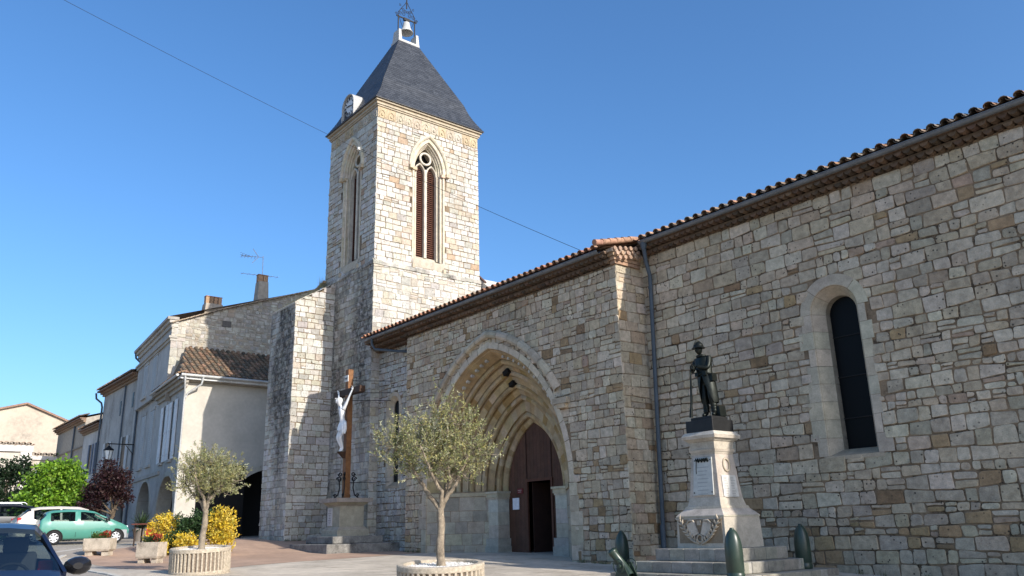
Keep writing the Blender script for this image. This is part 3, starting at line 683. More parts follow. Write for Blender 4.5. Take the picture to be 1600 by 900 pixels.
# cornice
mb = MB(); rg = random.Random(3)
for z0, z1, g in ((19.36, 19.44, .05), (19.44, 19.52, .10), (19.52, 19.60, .09), (19.60, 19.70, .17)):
    mb.box((TX0+.05-g, TY0+.05-g, z0), (TX1-.05+g, TY1-.05+g, z1-.002), (.40, .34, .25) if z0 != 19.52 else (.31, .25, .17))
mb.build('tower_cornice', M_carved, church)
def tower_window(t, O_, A_, N_):
    mb = MB(); rg = random.Random(9); Oo = Vector(O_); A = Vector(A_); N = Vector(N_); uc, w_, sill, spring, h = t
    pth = arch_path(uc, w_, sill-.25, spring, h, 9, 6, 4, gap=.004)
    def pf(si):
        isj = (si % 15) < 9
        head = [(.12, -.01), (.12, .02)] if isj else [(.36, -.01), (.35, .10), (.27, .14), (.20, .10), (.17, .03)]
        return head+[(.02, .025), (-.01, -.05), (-.06, -.09), (-.05, -.15), (-.11, -.19), (-.11, -.26), (-.17, -.30), (-.18, -.75)]
    cc = [carved(rg, (.52, .46, .35), .05) for _ in range(40)]
    sweep(mb, Oo, A, N, pth, pf, lambda si, pi: cc[si])
    P = lambda u, v, d: Oo+A*u+Vector((0, 0, v))+N*d
    for sg in (1, -1):   # label stops, capitals, bosses under the shafts
        mb.obox(P(uc+sg*1.04, spring-.06, .08), A, (0, 0, 1), N, .10, .09, .09, carved(rg)); mb.obox(P(uc+sg*.84, spring-.10, -.02), A, (0, 0, 1), N, .14, .07, .10, carved(rg))
        mb.tube([P(uc+sg*.72, sill-.2, -.08), P(uc+sg*.72, spring-.1, -.08)], .045, 8, (.54, .48, .38)); mb.tube([P(uc+sg*.61, sill-.1, -.22), P(uc+sg*.61, spring-.1, -.22)], .04, 8, (.54, .48, .38))
        mb.obox(P(uc+sg*.86, sill-.62, .05), A, (0, 0, 1), N, .07, .10, .06, carved(rg, GREY))
    # sloping sill
    a = [P(uc-w_-.02, sill-.55, .03), P(uc+w_+.02, sill-.55, .03), P(uc+w_, sill+.02, -.34), P(uc-w_, sill+.02, -.34)]
    mb.add(a, [(0, 1, 2, 3)], (.40, .35, .27)); mb.prism([(uc-w_-.06, sill-.62), (uc+w_+.06, sill-.62), (uc+w_+.06, sill-.25), (uc-w_-.06, sill-.25)], Oo, A, (0, 0, 1), N, -.05, .028, (.42, .37, .29))
    # tracery
    mu = [(uc-.055, sill), (uc+.055, sill), (uc+.055, spring+.15), (uc-.055, spring+.15)]
    mb.prism(mu, Oo, A, (0, 0, 1), N, -.42, -.26, (.56, .51, .42))
    for sg in (1, -1):
        sweep(mb, Oo, A, N, arch_path(uc+sg*.33, .255, sill, spring-.1, .46, 1, 1, 10, gap=0), [(.07, -.42), (.07, -.27), (.035, -.24), (0, -.27), (0, -.42)], lambda a_, b_: (.56, .51, .42))
    cpts = [P(uc+.30*math.cos(q*math.pi/12), spring+.74+.30*math.sin(q*math.pi/12), -.32) for q in range(25)]
    mb.tube(cpts, .06, 8, (.56, .51, .42), caps=False)
    o = mb.build('tower_window', M_carved, church)
    for sg in (1, -1):
        lb = MB(); z = sill+.02
        while z < spring+.35:
            hw = .25 if z < spring-.1 else .25*max(.15, 1-((z-spring+.1)/.48)**1.6)
            c = P(uc+sg*.33, z+.05, -.46); tl = Vector(N)*.7+Vector((0, 0, -.714))
            lb.obox(c, A, tl, A.cross(tl), hw, .062, .008); z += .105
        lb.box(*(lambda p, q: (p, q))(P(uc+sg*.33-.27, sill, -.50), P(uc+sg*.33-.235, spring, -.41))); lb.box(*(lambda p, q: (p, q))(P(uc+sg*.33+.235, sill, -.50), P(uc+sg*.33+.27, spring, -.41)))
        lb.build('louvre', M_louvre, o)
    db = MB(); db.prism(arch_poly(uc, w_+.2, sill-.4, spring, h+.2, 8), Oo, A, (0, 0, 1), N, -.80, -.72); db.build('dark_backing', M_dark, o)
tower_window(TWR, OR, PY, PX); tower_window(TWF, OF, PX, NY)
# slate roof
mb = MB(); rg = random.Random(12)
E0 = (TX0-.20, TX1+.20, TY0-.20, TY1+.20); E1 = (-33.25, -32.5, 19.3, 20.55); ZE, ZT = 19.72, 24.88
def rect(f):   # flared pyramid
    z = ZE+(ZT-ZE)*f; k = f+.032*math.sin(min(1, f/.30)*math.pi)
    return [E0[i]+(E1[i]-E0[i])*k for i in range(4)], z
NR = 36
for r in range(NR):
    (a, za), (b, zb) = rect(r/NR), rect((r+1)/NR)
    ca = [Vector((a[0], a[2], za)), Vector((a[1], a[2], za)), Vector((a[1], a[3], za)), Vector((a[0], a[3], za))]
    cb = [Vector((b[0], b[2], zb)), Vector((b[1], b[2], zb)), Vector((b[1], b[3], zb)), Vector((b[0], b[3], zb))]
    for s in range(4):
        p0, p1, q0, q1 = ca[s], ca[(s+1) % 4], cb[s], cb[(s+1) % 4]; n = max(2, int((p1-p0).length/.28))
        nn = (p1-p0).cross(q0-p0).normalized()*.012; off = .5 if r % 2 else 0
        us = [0]+[(i+off)/n for i in range(0 if off else 1, n)]+[1]
        for u0, u1 in zip(us[:-1], us[1:]):
            if u1-u0 < 1e-4: continue
            k = rg.uniform(.75, 1.3); h = rg.uniform(0, .004)
            A0, A1 = p0.lerp(p1, u0)+nn, p0.lerp(p1, u1)+nn; B0, B1 = q0.lerp(q1, u0)+nn*.2, q0.lerp(q1, u1)+nn*.2
            mb.add([A0, A1, B1, B0, A0-nn*1.1, A1-nn*1.1], [(0, 1, 2, 3), (4, 5, 1, 0)], (.044*k, .047*k, .052*k))
mb.box((E0[0], E0[2], ZE-.03), (E0[1], E0[3], ZE-.004), (.05, .05, .055))
mb.build('slate_roof', M_slate, church)
# bell frame on the truncated top
mb = MB(); cz = (.46, .45, .42)
mb.box((-33.27, 19.28, 24.86), (-32.48, 20.57, 25.0), cz)
for y in (19.30, 20.37): mb.loft([[(-33.2, y, 25.0), (-32.5, y, 25.0), (-32.5, y+.2, 25.0), (-33.2, y+.2, 25.0)], [(-33.1, y+.03, 25.62), (-32.56, y+.03, 25.62), (-32.56, y+.17, 25.62), (-33.1, y+.17, 25.62)]], cz)
bf = mb.build('bell_frame', M_conc, church, bevel=.01)
ib = MB(); bx = -32.8
for y in (19.42, 20.44): ib.bar((bx, y, 25.5), (bx, y, 26.62), .05, .05, (1, 0, 0))
ib.bar((bx, 19.3, 26.55), (bx, 20.56, 26.55), .05, .06); ib.bar((bx, 19.75, 26.5), (bx, 20.1, 26.5), .12, .16)
def scroll(c, r, t0, turns, sg=1):
    return [Vector(c)+Vector((0, sg*math.cos(t0+turns*6.283*i/24), math.sin(t0+turns*6.283*i/24)))*r*(1-.75*i/24) for i in range(25)]
for sg in (1, -1):
    yc = 19.93
    ib.tube([(bx, yc+sg*.52, 26.6), (bx, yc+sg*.46, 26.9), (bx, yc+sg*.28, 27.2), (bx, yc+sg*.12, 27.42), (bx, yc+sg*.04, 27.6)], .018, 6)
    for (dy, z, r) in ((.42, 26.78, .12), (.20, 26.80, .14), (.22, 27.05, .11), (.08, 26.98, .10), (.62, 26.66, .09)): ib.tube(scroll((bx, yc+sg*dy, z), r, 0, 1.3, sg), .014, 5)
    ib.tube(scroll((bx, yc+sg*.42, 27.28), .08, 1, 1, sg), .012, 5)
    ib.tube([(bx, yc+sg*.45, 26.5), (bx, yc+sg*.36, 26.25), (bx, yc+sg*.25, 26.0)], .014, 5)
ib.bar((bx, 19.93, 27.2), (bx, 19.93, 29.3), .05, .05, (1, 0, 0)); ib.bar((bx, 19.55, 28.7), (bx, 20.31, 28.7), .04, .04)
for sg in (1, -1): ib.tube(scroll((bx, 19.93+sg*.12, 27.95), .07, 0, 1, sg), .012, 5)
ib.build('iron_cross', M_iron, bf)
mb = MB(); bell = [(0, .62), (.12, .62), (.17, .58), (.19, .45), (.22, .28), (.28, .12), (.37, .0), (.37, -.03), (.33, -.02), (.24, .12), (.16, .4), (0, .5)]
mb.lathe(bell, (bx, 19.93, 25.72), 24, (.40, .40, .39)); mb.tube([(bx, 19.93, 26.2), (bx, 19.93, 25.75)], .03, 6, (.1, .1, .1)); mb.tube([(bx, 19.93, 26.3), (bx, 19.93, 26.5)], .05, 8, (.1, .1, .1))
mb.build('bell', M_palepipe, church)
# clock
ck = MB(); kx, ky, kz = -33.28, 16.86, 20.52
prof_ = [(kx-.62, 19.72)]+[(kx-.62*math.cos(math.pi*i/16), kz+.62*math.sin(math.pi*i/16)) for i in range(17)]+[(kx+.62, 19.72)]
inn = [(kx-.57, 19.74)]+[(kx-.57*math.cos(math.pi*i/16), kz+.57*math.sin(math.pi*i/16)) for i in range(17)]+[(kx+.57, 19.74)]
n = len(prof_)
vs = [(a, ky, b) for a, b in prof_]+[(a, 18.9, b) for a, b in prof_]+[(a, ky, b) for a, b in inn]+[(a, 17.0, b) for a, b in inn]
ck.add(vs, [(i, i+1, n+i+1, n+i) for i in range(n-1)]+[(i, 2*n+i, 2*n+i+1, i+1) for i in range(n-1)]+[(2*n+i, 3*n+i, 3*n+i+1, 2*n+i+1) for i in range(n-1)], (.40, .40, .385))
ck.prism(inn, (0, 17.0, 0), PX, (0, 0, 1), PY, 0, .02, (.045, .05, .06))
clock = ck.build('clock', M_attr, church)
fb = MB(); fb.prism([(kx+.52*math.cos(q*math.pi/20), kz+.52*math.sin(q*math.pi/20)) for q in range(40)], (0, 16.97, 0), PX, (0, 0, 1), PY, 0, .03, (.62, .64, .64))
def stroke(a, b, th, y=16.955):
    fb.bar((kx+a[0], y, kz+a[1]), (kx+b[0], y, kz+b[1]), th, .012, (0, 1, 0), (.03, .035, .05)) if False else fb.obox(((2*kx+a[0]+b[0])/2, y, (2*kz+a[1]+b[1])/2), Vector((b[0]-a[0], 0, b[1]-a[1])).normalized(), Vector((-(b[1]-a[1]), 0, b[0]-a[0])).normalized(), (0, 1, 0), math.hypot(b[0]-a[0], b[1]-a[1])/2, th/2, .008, (.03, .035, .05))
ROM = ['XII', 'I', 'II', 'III', 'IIII', 'V', 'VI', 'VII', 'VIII', 'IX', 'X', 'XI']
for h, tx in enumerate(ROM):
    an = math.radians(90-30*h); rd = Vector((math.cos(an), math.sin(an))); tn = Vector((rd.y, -rd.x)); W = {'I': .035, 'V': .075, 'X': .08}
    tot = sum(W[c] for c in tx); x = -tot/2
    for c in tx:
        w_ = W[c]; p = lambda s, q: tuple(rd*(.33+.14*q)+tn*s)
        if c == 'I': stroke(p(x+w_/2, 0), p(x+w_/2, 1), .016)
        if c == 'V': stroke(p(x+w_/2, 0), p(x+.008, 1), .016); stroke(p(x+w_/2, 0), p(x+w_-.008, 1), .012)
        if c == 'X': stroke(p(x+.008, 0), p(x+w_-.008, 1), .016); stroke(p(x+.008, 1), p(x+w_-.008, 0), .012)
        x += w_
for q in range(60):
    an = q*math.pi/30; stroke((.485*math.cos(an), .485*math.sin(an)), (.505*math.cos(an), .505*math.sin(an)), .008)
fb.build('clock_face', M_attr, clock)
for L, an, th in ((.27, math.radians(90-278), .05), (.40, math.radians(90-102), .032)):
    hb = MB(); d = Vector((math.cos(an), 0, math.sin(an))); hb.obox(Vector((kx, 16.935, kz))+d*(L/2-.05), d, (0, 1, 0), Vector((-d.z, 0, d.x)), L/2+.05, .006, th/2, (.01, .01, .015)); hb.build('clock_hand', M_attr, clock)
# insulator
mb = MB(); mb.tube([(-31.66, 17.05, 17.48), (-31.66, 16.7, 17.43)], .02, 6, (.1, .1, .1)); mb.lathe([(.03, -.06), (.08, -.04), (.08, .0), (.05, .03), (.08, .05), (.07, .09), (.02, .1)], (-31.66, 16.7, 17.43), 10, (.70, .68, .62)); mb.build('insulator', M_attr, church)
# --- buttress
BX0, BX1, BY0 = -36.85, -34.16, 15.07
mb = MB(); topf = lambda u: 10.25+(u-BY0)*.62
backing(mb, (BX1, 0, 0), PY, PX, [(BY0, -1), (17, -1), (17, topf(17)), (BY0, topf(BY0))], [], 0, (.22, .165, .11), 1)
stones(mb, (BX1, 0, 0), PY, PX, BY0, 17, -.9, 11.6, 61, (.22, .34), (.9, 2.0), .024, .014, .02, top=topf, pal=pal_low)
bx_l = mb.build('buttress', M_tower, church)
mb = MB()
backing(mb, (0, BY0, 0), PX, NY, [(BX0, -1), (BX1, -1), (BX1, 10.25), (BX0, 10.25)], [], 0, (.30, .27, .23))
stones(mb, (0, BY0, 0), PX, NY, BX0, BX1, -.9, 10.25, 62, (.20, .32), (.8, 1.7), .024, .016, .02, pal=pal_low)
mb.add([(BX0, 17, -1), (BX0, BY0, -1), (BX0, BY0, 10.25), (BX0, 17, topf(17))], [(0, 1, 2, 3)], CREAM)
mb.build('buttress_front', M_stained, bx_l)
mb = MB(); rg = random.Random(2)
for i in range(7):
    y0 = BY0-.05+i*.285; y1 = y0+.28
    for k in range(5):
        x0 = BX0-.03+k*.545; mb.add([(x0+.005, y0, topf(y0)+.02), (x0+.54, y0, topf(y0)+.02), (x0+.54, y1, topf(y1)+.05), (x0+.005, y1, topf(y1)+.05), (x0+.005, y0, topf(y0)-.07), (x0+.54, y0, topf(y0)-.07), (x0+.54, y1, topf(y1)-.06)], [(0, 1, 2, 3), (4, 5, 1, 0), (5, 6, 2, 1)], carved(rg, (.42, .38, .31), .15))
mb.build('buttress_coping', M_tower, bx_l)
# parapet wall running on behind the buttress to the left (old roof edge)
mb = MB()
mb.add([(-37.4, 17.3, 8), (-35.3, 17.3, 8), (-35.3, 17.3, 11.75), (-37.4, 17.3, 11.3)], [(0, 1, 2, 3)], CREAM)
for i in range(8): mb.tube([(-37.4+i*.27, 16.95, 11.27+.06*i), (-37.1+i*.27, 16.95, 11.36+.06*i)], .09, 7, jitc(rg, (.40, .25, .14), .2))
mb.build('rear_parapet', M_tile, church)
# dry grass on ledges
mb = MB(); rg = random.Random(6)
def blades(cx, cy, cz, n, sx, sy, hh, cols):
    for _ in range(n):
        x = cx+rg.uniform(-sx, sx); y = cy+rg.uniform(-sy, sy); h = hh*rg.uniform(.4, 1.2); dx, dy = rg.uniform(-.3, .3)*h, rg.uniform(-.3, .3)*h; w_ = .008
        z = cz(x, y) if callable(cz) else cz
        mb.add([(x-w_, y, z), (x+w_, y, z), (x+dx, y+dy, z+h)], [(0, 1, 2)], jitc(rg, rg.choice(cols), .2))
blades(-35.5, 16.0, lambda x, y: topf(y), 500, 1.3, .9, .28, [(.42, .33, .16), (.36, .30, .13), (.28, .26, .10)])
blades(-35.2, 16.9, 11.45, 160, .2, .25, .55, [(.42, .34, .16), (.36, .32, .14)])
mb.build('dry_grass', M_leaf, bx_l)
# pale gabled lean-to peeping out behind the tower
mb = MB(); mb.prism([(-31.2, 12.05), (-31.2, 9), (-27.6, 9), (-28.4, 9.75)], (0, 23.2, 0), PX, (0, 0, 1), PY, 0, 1.5, (.46, .46, .44))
mb.bar((-31.3, 23.12, 12.12), (-28.3, 23.12, 9.62), .20, .34, (0, 0, 1), (.50, .47, .41)); mb.bar((-31.3, 23.14, 11.84), (-28.4, 23.14, 9.42), .14, .05, (0, 0, 1), (.06, .055, .05))
mb.tube([(-31.4, 23.1, 12.50), (-30.3, 23.1, 11.55)], .07, 7, (.12, .07, .055)); mb.build('rear_gable', M_attrmatte, church)

# weeds and dry grass along the foot of the walls
mb = MB(); rg = random.Random(99); wc = [(.08, .11, .03), (.12, .13, .05), (.24, .20, .09), (.05, .08, .025)]
for _ in range(70):
    x = rg.uniform(-27.4, -16.2); 
    if abs(x-PC) > 4.1: blades(x, 16.9, tz(x)+.005, 9, .07, .05, .13, wc)
for _ in range(40): y = rg.uniform(15.0, 17); blades(-34.05, y, tz(-34)+.005, 8, .05, .06, .13, wc)
for _ in range(60): x = rg.uniform(-15.6, 4); blades(x, 18.05, tz(x)+.005, 8, .08, .06, .14, wc)
tag(mb.build('weeds', M_leaf, None), kind='stuff')
# ------------------------------------------------------------------ houses along the street
C0 = Vector((-42.2, 12.93, 0)); DD = Vector((-.9955, .0945, 0)).normalized(); AD = -DD; ND = Vector((-.0945, -.9955, 0)).normalized()
def FP(s, z, o=0): return C0+DD*s+ND*o+Vector((0, 0, z))
def fbox(mb, s0, s1, z0, z1, o0, o1, col=(.5, .5, .5), mi=0): mb.obox(FP((s0+s1)/2, (z0+z1)/2, (o0+o1)/2), DD, ND, (0, 0, 1), abs(s1-s0)/2, abs(o1-o0)/2, abs(z1-z0)/2, col, mi)
M_facade = mat('old_facade_render', attr=True, rough=.95, nscale=1.1, namp=.14, bump=.2, bscale=25, stain=((.16, .15, .13), .7, .50, .68, .75), streak=True)
M_rubble = mat('rubble_stone', attr=True, rough=.95, nscale=5, namp=.2, bump=.5, bscale=22, stain=((.16, .15, .14), .3, .45, .65, .35))
M_shutter = mat('grey_white_shutter', attr=True, rough=.7, nscale=4, namp=.08)
FC = (.40, .39, .365)
def opening(mb, s, w, base, spring, h): return [(-p[0], p[1]) for p in arch_poly(s, w, base, spring, h, 8)]
def facade(mb, s0, s1, z0, z1, arches, col):
    backing(mb, C0, AD, ND, [(-s1, z0), (-s0, z0), (-s0, z1), (-s1, z1)], [arch_poly(-s, w, z0+.05, sp, h, 8) for s, w, sp, h in arches], 0, col)
    for s, w, sp, h in arches:
        sweep(mb, C0, AD, ND, arch_path(-s, w, z0+.05, sp, h, 4, 4, 4, gap=.006), [(.24, -.01), (.24, .03), (0, .03), (0, -.7)], lambda a, b: jitc(random.Random(a), (.40, .38, .33), .08))
def vault(parent, s0, s1, depth=3.2):
    mb = MB(); fbox(mb, s0, s1, -.5, 3.4, -depth, -depth-.1); fbox(mb, s0, s1, 3.35, 3.45, -.3, -depth)
    for s in (s0+.01, s1-.01): fbox(mb, s-.02, s+.02, -.5, 3.4, -.3, -depth)
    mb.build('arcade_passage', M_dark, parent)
def shutters(parent, s0, s1, z0, z1, leaf=None, col=(.64, .66, .67), open_=True, off=0):
    global fbox
    fb0 = fbox
    def fbox(mb, s0, s1, z0, z1, o0, o1, col=(.5, .5, .5), mi=0): fb0(mb, s0, s1, z0, z1, o0+off, o1+off, col, mi)
    mb = MB()
    if open_:
        g = MB(); fbox(g, s0, s1, z0, z1, -.12, .02, (.02, .02, .025)); w_ = g.build('window', M_glassdark, parent)
        for sgn, sa in ((-1, s0), (1, s1)):
            b = MB(); a = sa+sgn*.02; bb = sa+sgn*leaf; fbox(b, a, bb, z0-.03, z1+.03, .03, .075, col)
            for z in (z0+.3, (z0+z1)/2, z1-.3): fbox(b, a, bb, z-.04, z+.04, .076, .09, tuple(c*.92 for c in col))
            b.build('shutter', M_shutter, w_)
    else:
        for sa, sb in ((s0, (s0+s1)/2-.015), ((s0+s1)/2+.015, s1)):
            b = MB(); fbox(b, sa, sb, z0, z1, .0, .05, col); n = int((z1-z0)/.12)
            for i in range(n): fbox(b, sa+.06, sb-.06, z0+.06+i*.12, z0+.12+i*.12, .052, .062, tuple(c*.86 for c in col))
            b.build('shutter', M_shutter, parent)
    fb = MB(); fbox(fb, s0-.14, s1+.14, z0-.16, z0-.03, -.02, .12, (.42, .40, .36)); fb.build('window_sill', M_facade, parent)
    fb = MB(); fbox(fb, s0-.12, s1+.12, z1+.035, z1+.22, -.02, .05, (.42, .40, .36)); fb.build('window_lintel', M_facade, parent); fbox = fb0

# --- rendered corner house
P_ = thing('corner_house', 'cream rendered corner house with a mossy tiled roof and open white shutters', 'house', (-45, 15, tz(-45)))
mb = MB(); facade(mb, 0, 6.55, -.5, 7.75, [(2.52, 1.98, 1.2, 1.8)], FC)
mb.build('street_wall', M_facade, P_); vault(P_, .1, 6.4)
mb = MB(); aw = (17.85, 2.55, .75, 2.55)
backing(mb, (-42.2, 0, 0), PY, PX, [(12.93, -.6), (21, -.6), (21, 7.75), (12.93, 7.75)], [arch_poly(aw[0], aw[1], -.55, aw[2], aw[3], 10)], 0, FC)
mb.build('side_wall', M_render, P_)
mb = MB(); sweep(mb, (-42.2, 0, 0), PY, PX, arch_path(aw[0], aw[1], -.55, aw[2], aw[3], 3, 6, 4, gap=.005), [(.26, -.01), (.26, .03), (0, .03), (0, -.6)], lambda a, b: jitc(random.Random(a+9), (.42, .39, .33), .06)); mb.build('side_arch', M_carved, P_)
mb = MB(); mb.box((-46, 15.0, -.5), (-45.9, 21, 3.6)); mb.box((-46, 15, 3.5), (-42.35, 21, 3.6)); mb.box((-46, 14.9, -.5), (-42.4, 15, 3.6)); mb.build('side_passage', M_dark, P_)
shutters(P_, 1.98, 2.62, 3.85, 6.85, .66); shutters(P_, 4.15, 4.80, 3.85, 6.85, .66)
mb = MB()   # cornice board and soffit
fbox(mb, -.25, 6.6, 7.25, 7.45, -.05, .12, (.36, .33, .28)); fbox(mb, -.35, 6.65, 7.45, 7.62, -.05, .26, (.33, .30, .25)); fbox(mb, -.45, 6.7, 7.62, 7.78, -.05, .40, (.28, .25, .21))
mb.box((-42.2, 12.6, 7.55), (-41.98, 21, 7.62), (.30, .27, .22)); mb.box((-42.2, 12.5, 7.62), (-41.75, 21, 7.74), (.62, .62, .60))
mb.build('eaves_cornice', M_facade, P_)
mb = MB(); moss = [(.18, .125, .08), (.24, .15, .09), (.14, .11, .075), (.28, .17, .105), (.11, .09, .065)]
tiles(mb, (-41.72, 12.5, 7.80), PY, Vector((-1, 0, .58)).normalized(), 8.5, 4.45, 71, pitch=.30, row=.40, rad=.10, pal=moss, clip=lambda a, s: a > .32*s-.1)
tiles(mb, FP(6.7, 7.84, .45), AD, (-ND+Vector((0, 0, .42))).normalized(), 6.9, 2.4, 72, pitch=.30, row=.40, rad=.10, pal=moss, clip=lambda a, s: s < (.35 if a < 3.4 else .3+1.2*(6.9-a)/3.4))
mb.add([(-41.74, 12.5, 7.78), (-41.74, 21, 7.78), (-45.6, 21, 10.02), (-45.6, 14.0, 10.02)], [(0, 1, 2, 3)], (.12, .09, .06)); a = FP(6.7, 7.82, .45); mb.add([(-41.74, 12.5, 7.78), (-45.6, 14.0, 10.02), tuple(FP(3.5, 9.3, -.3)), tuple(FP(6.7, 8.2, .0)), tuple(a)], [(0, 1, 2), (0, 2, 3, 4)], (.12, .09, .06))
mb.build('roof', M_tile, P_)
mb = MB(); mb.tube([(-41.66, 12.5, 7.80), (-41.66, 21, 7.80)], .075, 8); a, b = FP(-.3, 7.82, .5), FP(6.7, 7.82, .5); mb.tube([a, b], .07, 8); mb.build('gutter', M_palepipe, P_)
mb = MB(); mb.tube([(-41.66, 12.7, 7.76), (-41.68, 12.72, 7.45), (-42.02, 12.86, 7.0), (-42.10, 12.88, 6.7)], .05, 8); mb.tube([(-41.64, 13.6, 7.74), (-41.68, 13.55, 7.4), (-42.05, 13.02, 6.95), (-42.08, 12.92, 6.7)], .05, 8); mb.tube([(-42.09, 12.88, 6.8), (-42.09, 12.88, -.1)], .05, 8); mb.build('downpipe', M_palepipe, P_)

# --- tall house with rubble gable
Q_ = thing('tall_house', 'tall grey stone house with a rubble gable wall and two chimneys above the mossy roof', 'house', (-52, 17, tz(-52)))
XQ = -45.6
mb = MB(); gt = lambda y: 11.35+(y-13.0)*.43 if y < 15.6 else 12.468+(y-15.6)*.37
backing(mb, (XQ, 0, 0), PY, PX, [(12.96, 7), (21.5, 7), (21.5, gt(21.5)), (15.6, gt(15.6)), (12.96, gt(12.96))], [], 0, (.33, .29, .23))
def pal_rub(rg, u, v): return pal_mix(rg, [((.42, .385, .32), 1), ((.48, .455, .39), .35), ((.33, .31, .27), .8), ((.35, .29, .215), .5)])
stones(mb, (XQ, 0, 0), PY, PX, 12.96, 13.7, 7.2, 16.5, 81, (.36, .52), (1.2, 1.9), .03, .012, .01, top=gt, pal=lambda r, u, v: jitc(r, (.47, .43, .36)))
stones(mb, (XQ, 0, 0), PY, PX, 13.71, 21.5, 7.2, 16.6, 82, (.13, .26), (.7, 2.2), .045, .03, .035, (.03, .06), top=gt, pal=pal_rub, split=.25, proud=(.0, .03))
for a in np.arange(12.9, 21.4, .3): mb.bar((XQ+.03, a, gt(a)+.03), (XQ+.03, a+.28, gt(a+.28)+.05), .35, .05, (0, 0, 1), jitc(rg, (.36, .28, .2), .2))
mb.box((XQ, 15.7, 11.5), (XQ+.05, 16.2, 11.85), (.09, .08, .07)); mb.box((XQ, 15.75, 9.6), (XQ+.04, 15.9, 9.85), (.06, .05, .05))
mb.build('gable_wall', M_rubble, Q_)
mb = MB(); facade(mb, 6.56, 13.4, -.5, 11.4, [(8.5, 1.88, 1.35, 1.7)], FC); vault(Q_, 6.6, 13.2)
mb.obox(FP(8.4, 9.5, .10), DD, ND, (0, 0, 1), 5.0, .14, 1.75, FC)
fbox(mb, 3.35, 13.5, 10.35, 10.5, -.02, .34, (.40, .37, .32)); fbox(mb, 3.3, 13.55, 10.5, 10.62, -.02, .42, (.38, .35, .30))
fbox(mb, 3.35, 13.5, 11.12, 11.35, -.02, .34, (.42, .39, .34)); fbox(mb, 3.3, 13.6, 11.352, 11.52, -.02, .46, (.44, .41, .36)); fbox(mb, 3.25, 13.65, 11.522, 11.68, -.02, .58, (.36, .33, .29))
fbox(mb, 4.6, 13.4, 3.22, 3.42, -.02, .09, (.36, .34, .30))
for s in (7.2, 8.2, 9.6): fbox(mb, s, s+.5, 7.75, 7.9, 0, .14, (.3, .28, .25))
mb.build('street_wall', M_facade, Q_)
for s, z0, z1, oo in ((6.9, 8.2, 10.2, .24), (9.7, 8.2, 10.1, .24), (7.6, 4.0, 7.1, 0), (10.2, 4.0, 7.1, 0)): shutters(Q_, s, s+1.15, z0, z1, col=(.42, .44, .44), open_=False, off=oo)
mb = MB(); p = FP(13.6, 11.7, .55); q = FP(3.4, 11.7, .55)
mb.add([tuple(q), tuple(p), (p.x, 21.5, 14.7), (q.x, 21.5, 14.7)], [(0, 1, 2, 3)], (.2, .14, .1)); mb.add([(q.x, 21.5, 14.7), (p.x, 21.5, 14.7), (p.x, 29, 12), (q.x, 29, 12)], [(0, 1, 2, 3)], (.2, .14, .1)); mb.build('roof', M_tile, Q_)
mb = MB(); mb.tube([FP(13.55, 11.6, .5), FP(13.5, 11.2, .45), FP(13.3, 10.85, .14), FP(13.3, 10.4, .10), FP(13.3, 0, .10)], .065, 8); mb.build('downpipe', M_pipe, Q_)
def chimney(name, y, z0, w0, d0, w1, zt, pots, parent, pw=.13):
    mb = MB(); x = XQ-.55
    mb.loft([[(x-d0, y-w0, z0), (x+d0, y-w0, z0), (x+d0, y+w0, z0), (x-d0, y+w0, z0)], [(x-d0*.9, y-w1, zt), (x+d0*.9, y-w1, zt), (x+d0*.9, y+w1, zt), (x-d0*.9, y+w1, zt)]], (.38, .32, .25))
    o = mb.build(name, M_rubble, parent)
    for i in range(pots):
        yy = y-w1+.12+(2*w1-.24)*(i/(max(1, pots-1)) if pots > 1 else .5); b = MB(); b.box((x-.16, yy-pw*.75, zt), (x+.16, yy+pw*.75, zt+.42), jitc(rg, (.36, .22, .13), .2)); b.box((x-.18, yy-pw*.85, zt+.42), (x+.18, yy+pw*.85, zt+.47), (.3, .17, .1)); b.build('chimney_pot', M_tile, o)
    return o
chimney('chimney', 15.25, 11.9, .58, .33, .48, 12.85, 4, Q_); chimney('chimney', 18.1, 13.0, .37, .33, .28, 14.68, 2, Q_, .19)
an = thing('television_antenna', 'thin double television antenna on the slim grey chimney', 'antenna', (XQ-.55, 18.1, 14.9))
mb = MB(); ax = XQ-.55; ay = 18.1; mb.tube([(ax, ay, 14.4), (ax, ay-.04, 16.4)], .025, 6); mb.build('mast', M_chrome, an)
mb = MB(); mb.tube([(ax, ay-1.35, 15.05), (ax, ay+1.0, 15.2)], .016, 5)
for i in range(7): y = ay-1.25+.36*i; mb.tube([(ax-.22, y, 15.06+.02*i), (ax+.22, y, 15.06+.02*i)], .010, 4)
mb.build('lower_array', M_chrome, an)
mb = MB(); mb.tube([(ax, ay-.04, 16.3), (ax, ay-1.4, 16.16)], .016, 5)
for i in range(5): y = ay-1.35+.2*i; mb.tube([(ax-.12, y, 16.10), (ax+.12, y, 16.26)], .012, 4); mb.tube([(ax-.12, y, 16.28), (ax+.12, y, 16.12)], .012, 4)
for s_ in (-1, 1): mb.tube([(ax, ay-.32, 16.27), (ax, ay-.7, 16.27+s_*.46)], .02, 5)
for z in (16.02, 16.17, 16.32): mb.tube([(ax+.1, ay-1.5, z), (ax+.1, ay-.8, 16.18)], .010, 4)
mb.build('upper_array', M_chrome, an)

